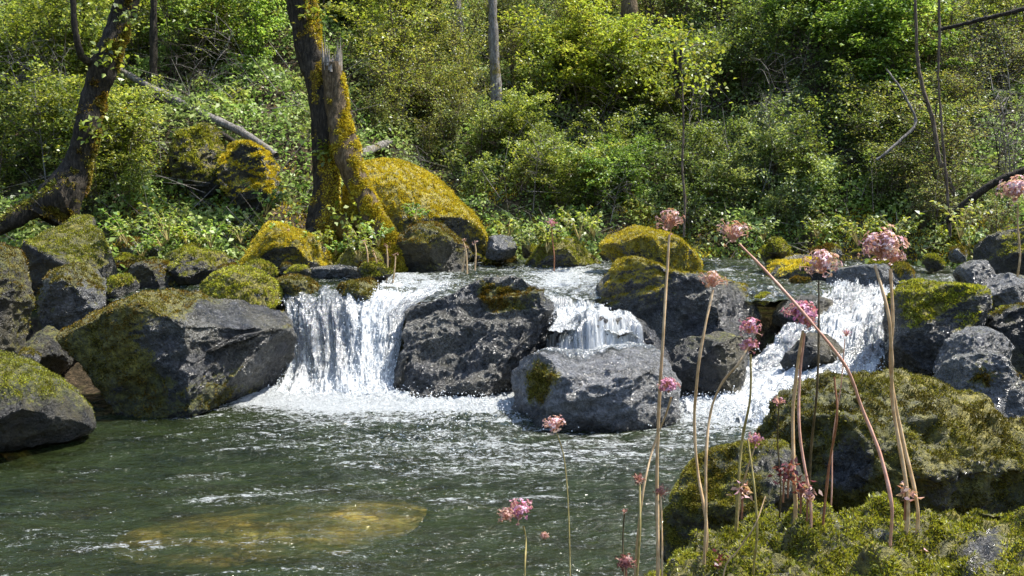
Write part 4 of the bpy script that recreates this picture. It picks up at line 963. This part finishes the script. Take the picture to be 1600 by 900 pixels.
for i, (a_, b_, Y_, h_, mt, lb) in enumerate([
    (200, 385, 9.4, .38, 'leaf_fresh', 'leafy green plant right of the round dark boulder'),
    (262, 378, 9.7, .38, 'leaf_mid', 'leafy green plant above the left waterline ledge'),
    (330, 388, 9.8, .34, 'leaf_fresh', 'leafy green plant left of the long mossy ledge'),
    (415, 335, 11.0, .36, 'leaf_fresh', 'bright green plant left of the forked tree foot'),
    (650, 345, 10.9, .2, 'leaf_fresh', 'tiny green plant sprouting from the orange-gold boulder'),
    (905, 375, 11.0, .4, 'leaf_bright', 'yellow-green plant behind the golden mound'),
    (855, 395, 11.2, .28, 'leaf_bright', 'yellow-green plant on the middle moss ledge'),
    (1400, 385, 9.6, .34, 'leaf_mid', 'green plant behind the tallest pale flower head'),
    (1500, 375, 9.2, .4, 'leaf_olive', 'olive plant left of the moss capped right edge boulder'),
    (1340, 385, 10.2, .35, 'leaf_bright', 'yellow-green plant behind the dark upper stream stone'),
    (795, 372, 11.9, .25, 'leaf_mid', 'small green plant over the flat grey stone'),
    (560, 375, 10.6, .22, 'leaf_bright', 'small yellow plant on the roots of the forked tree')]):
    small_plant(a_, b_, Y_, h_, mt, lb, 300 + i, n=110, size=.055)

rgp = np.random.RandomState(88)
for k in range(16):
    small_plant(rgp.uniform(185, 600), rgp.uniform(372, 412), rgp.uniform(9.7, 10.6), rgp.uniform(.16, .3), ['leaf_fresh', 'leaf_mid', 'leaf_bright'][k % 3], 'low leafy plant rooted between the stones of the left bank', 340 + k, n=90, size=.045)
for k in range(12):
    small_plant(rgp.uniform(760, 1560), rgp.uniform(372, 400), rgp.uniform(11.2, 11.9), rgp.uniform(.2, .32), ['leaf_mid', 'leaf_bright', 'leaf_pale'][k % 3], 'low leafy plant rooted at the far waterline', 370 + k, n=90, size=.05)
for o in list(COL.objects):
    if o.get('label') == 'low leafy plant rooted between the stones of the left bank': o['group'] = 'low plants of the left bank'
    if o.get('label') == 'low leafy plant rooted at the far waterline': o['group'] = 'low plants of the far waterline'

# ------------------------------------------------------------------ flowers of the foreground
def head_parts(kind, R, rng, nfl):
    """domed cluster: stalks and five-petalled florets"""
    d = nrm(rng.normal(size=(nfl, 3)) + np.array([0, 0, .9])); e = d * (R * rng.uniform(.4, 1.2, nfl))[:, None] * np.array([1, 1, .75]) + rng.normal(size=(nfl, 3)) * R * .12
    st = [tube(np.array([[0, 0, -R * .5], e[i] * .5 - [0, 0, R * .1], e[i]]), [.0011, .0009, .0007], 4, 5) for i in range(nfl)]
    pos = np.repeat(e, 5, 0); ang = np.tile(np.arange(5) * 1.2566, nfl) + np.repeat(rng.uniform(0, 6, nfl), 5)
    nn = np.repeat(d, 5, 0); a1 = nrm(np.cross(nn, [.3, .2, 1.0])); a2 = np.cross(nn, a1)
    al = a1 * np.cos(ang)[:, None] + a2 * np.sin(ang)[:, None] + nn * .5
    L = R * rng.uniform(.12, .27, len(pos)) if kind != 'tight' else R * rng.uniform(.16, .31, len(pos))
    V, F = leaves(pos, nn, L, L * .62, rng, spread=.15, along=al)
    return (V, F), join(st)
def flower(label, head, R, path, Y, smat, pmat, width=7.0, nfl=34, kind='open', name='flower_stalk', seed=0, heads2=()):
    """path from the head down, px"""
    rng = np.random.RandomState(400 + seed)
    Ys = [Y + 0.0 * i for i in range(len(path))]
    W = [P(x_, y_, Y_) for (x_, y_), Y_ in zip(path, Ys)]
    # wander a little in depth and run on into the moss
    for i, w__ in enumerate(W): w__[1] += .03 * math.sin(i * 1.7 + seed)
    W.append(W[-1] + (W[-1] - W[-2]) * .0 + np.array([0, 0.02, -.16]))
    b = W[-1]; o = tag(empty(name, tuple(b)), label, 'flower')
    rr = width / 2 * .7 * Y / FPX
    V, F = tube(W, np.linspace(rr * .75, rr * 1.15, len(W)), 8, 60, .25, 30, seed)
    mesh('stem', V - b, F, M[smat], o)
    for (hx, hy, hr, hm) in ([(head[0], head[1], R, pmat)] if head else []) + list(heads2):
        hp = P(hx, hy, Y); Rm = hr * .86 * Y / FPX
        if (hx, hy) == tuple(head[:2] if head else (0, 0)): hp[1] = W[0][1]
        (V, F), (SV, SF) = head_parts(kind, Rm, rng, int(nfl * 1.7))
        hd = mesh('flower_head', V + hp - b, F, M[hm], o, smooth=False)
        mesh('floret_stalks', SV + hp - b, SF, M['stem_pink'], hd)
    return o
flower('tall tan stalk, leftmost, its faded head in front of the golden mound', (1050,348), 27, [(1048,368),(1043,430),(1034,520),(1030,620),(1029,740),(1028,880)], 2.75, 'stem_tan', 'petal_brown', 8, seed=1)
flower('curved tan stalk with a small brownish head second from the left', (1116,440), 22, [(1117,455),(1100,510),(1089,570),(1087,660),(1092,740),(1101,815)], 2.85, 'stem_tan', 'petal_brown', 7.5, seed=2)
flower('bent stalk with the small vivid pink double head', (1172,512), 20, [(1174,535),(1150,565),(1128,600),(1113,650),(1102,720),(1100,810)], 2.8, 'stem_tan', 'petal_pink', 6.5, nfl=40, kind='tight', seed=3, heads2=[(1170,541,16,'petal_pink')])
flower('straight greenish stalk just right of the bent pink one', None, 0, [(1170,552),(1170,620),(1163,690),(1155,755)], 2.95, 'stem_green', 'petal_pink', 6.5, seed=4)
flower('stout tan stalk with the round vivid pink head', (1248,490), 28, [(1250,515),(1247,580),(1243,650),(1238,740),(1240,790)], 2.8, 'stem_tan', 'petal_pink', 9, nfl=60, kind='tight', seed=5)
flower('tan stalk running close beside the stout one', (1262,505), 14, [(1256,520),(1254,600),(1250,680),(1262,790)], 2.78, 'stem_pink', 'petal_pink', 7, seed=6)
flower('pink stalk leaning diagonally across the others, pale head on top', (1148,366), 30, [(1158,382),(1205,430),(1255,492),(1318,570),(1352,640),(1376,710),(1386,780),(1392,840)], 2.6, 'stem_pink', 'petal_brown', 8, nfl=28, seed=7)
flower('thin dark stalk with a pale open head in front of the upper stream', (1288,415), 32, [(1284,440),(1278,520),(1272,610),(1270,700),(1266,800)], 3.0, 'stem_dark', 'petal_pale', 6, nfl=46, seed=8)
flower('tallest stout tan stalk with the largest pale pink head', (1380,388), 37, [(1370,415),(1382,490),(1392,560),(1402,640),(1418,780)], 2.75, 'stem_tan', 'petal_pale', 9.5, nfl=70, seed=9)
flower('tan stalk close behind the tallest one and sharing its crown', (1392,400), 24, [(1388,420),(1390,500),(1396,580),(1412,680),(1428,790)], 2.82, 'stem_tan', 'petal_pale', 9, nfl=30, seed=10)
flower('short curved stalk, pink head over the pool beside the leftmost tall stalk', (1042,602), 20, [(1046,618),(1040,650),(1024,700),(1008,745),(998,800),(995,880)], 2.7, 'stem_tan', 'petal_pink', 5.5, nfl=44, kind='tight', seed=11)
flower('faint thin stalk with a pale cream-pink head over the pool', (866,663), 20, [(870,675),(882,720),(888,790),(890,900)], 3.1, 'stem_green', 'petal_pale', 3, nfl=40, seed=12)
flower('low flower with a loose pink head at the bottom edge of the pool', (812,802), 26, [(818,825),(822,850),(820,880),(820,930)], 2.5, 'stem_green', 'petal_pink', 5, nfl=40, seed=13, heads2=[(790,806,16,'petal_brown'),(850,838,9,'petal_brown')])
flower('short stalk with a small flat dark pink head near the moss edge', (1035,774), 14, [(1035,780),(1034,820),(1032,900)], 2.7, 'stem_tan', 'petal_dark', 5.5, nfl=24, seed=14)
flower('short stalk with a small withered brown head left of the flat pink one', (1000,752), 13, [(1001,760),(998,820),(994,900)], 2.65, 'stem_green', 'petal_dark', 6.5, nfl=24, seed=15)
flower('reddish stalk without a head right of the thin dark one', None, 0, [(1302,588),(1303,650),(1298,730),(1288,840)], 2.9, 'stem_red', 'petal_dark', 6, seed=16)
flower('low stalk with a small pink head in front of the dark foreground stone', (1176,684), 15, [(1176,696),(1168,730),(1158,790)], 3.1, 'stem_tan', 'petal_pink', 5, nfl=30, seed=17)
flower('small crimson head in front of the rapids on a hair-thin stalk', (1214,625), 11, [(1214,632),(1218,690),(1222,770)], 3.1, 'stem_dark', 'petal_pink', 4, nfl=20, seed=18)
flower('dark thin stalk standing in the water at the bottom edge', (976,800), 7, [(976,805),(975,850),(975,920)], 2.6, 'stem_dark', 'petal_dark', 4, nfl=10, seed=19)
flower('dark red bud cluster at the bottom edge of the water', (980,888), 18, [(980,895),(980,920),(980,950)], 2.5, 'stem_red', 'petal_dark', 6, nfl=50, kind='tight', seed=20)
flower('green stalk in the middle of the moss without a head', None, 0, [(1172,690),(1176,760),(1180,830),(1180,900)], 2.6, 'stem_green', 'petal_dark', 6, seed=21)
flower('dry pale stalk lying slanted over the moss', None, 0, [(1196,775),(1175,815),(1155,860),(1135,900)], 2.5, 'stem_tan', 'petal_dark', 4, seed=22)
flower('thin tan stalk with a tiny pink head by the white rapids', (1318,520), 9, [(1316,528),(1312,600),(1306,690),(1300,780)], 3.1, 'stem_pink', 'petal_pink', 3.5, nfl=14, seed=23)
flower('blurred pink flower head at the right edge above the far bank', (1585,300), 30, [(1588,320),(1592,350),(1596,400)], 7.5, 'stem_tan', 'petal_pale', 5, nfl=70, seed=24)
flower('small pink blossom across the stream left of the golden mound', (862,350), 11, [(862,358),(864,380),(866,400)], 10.5, 'stem_red', 'petal_pink', 3, nfl=20, seed=25)
for i, (a_, b_) in enumerate([(1160,768),(1232,735),(1262,772),(1252,760),(1415,770),(1225,742),(1440,868),(1130,880)]):
    rng = np.random.RandomState(500 + i); q = P(a_, b_, 2.75); o = tag(empty('young_shoot', tuple(q)), ['red-brown young shoot left on the moss edge','red-brown young shoot behind the stout pink-headed stalk','red-brown young shoot right of the stout stalk','pinkish young shoot between the stout stalks','pinkish young shoot at the foot of the tallest stalk','dark red young shoot just left of the stout stalk','small red young shoot low in the moss at the right','small red young shoot low in the moss at the left'][i], 'plant')
    n = 26; pos = rng.normal(size=(n, 3)) * .012; V, F = leaves(pos, rng.normal(size=(n, 3)), .022, .011, rng, spread=.2)
    mesh('leaf_cluster', V, F, M['petal_dark' if i % 2 else 'petal_brown'], o, smooth=False)
    V, F = tube(np.array([[0, 0, 0], [0, 0, -.03], [0, 0, -.08]]), [.003, .003, .003], 6, 6); mesh('stem', V, F, M['stem_red'], o)
# young reddish stalks along the far waterline
for i, (a_, b_, h_) in enumerate([(430,415,38),(448,412,52),(412,418,26),(575,408,30),(604,430,46),(612,440,40),(730,415,38),(742,410,30),(722,412,24),(590,425,30)]):
    Y_ = 10.0 if a_ < 560 else 9.6; q0 = P(a_, b_, Y_); q1 = P(a_ + (i % 3 - 1) * 6, b_ - h_, Y_); o = tag(empty('budding_stalk', tuple(q0)), 'thin reddish budding stalk on the far waterline', 'flower', 'budding stalks along the far waterline')
    V, F = tube(np.array([q0 - [0, 0, .08], (q0 + q1) / 2 + [.01, 0, 0], q1]) - q0, [.009, .008, .006], 5, 8); mesh('stem', V, F, M['stem_tan'], o)
    rng = np.random.RandomState(i); (V, F), (SV, SF) = head_parts('tight', .035, rng, 12); mesh('bud', V + (q1 - q0), F, M['petal_brown'], o, smooth=False)
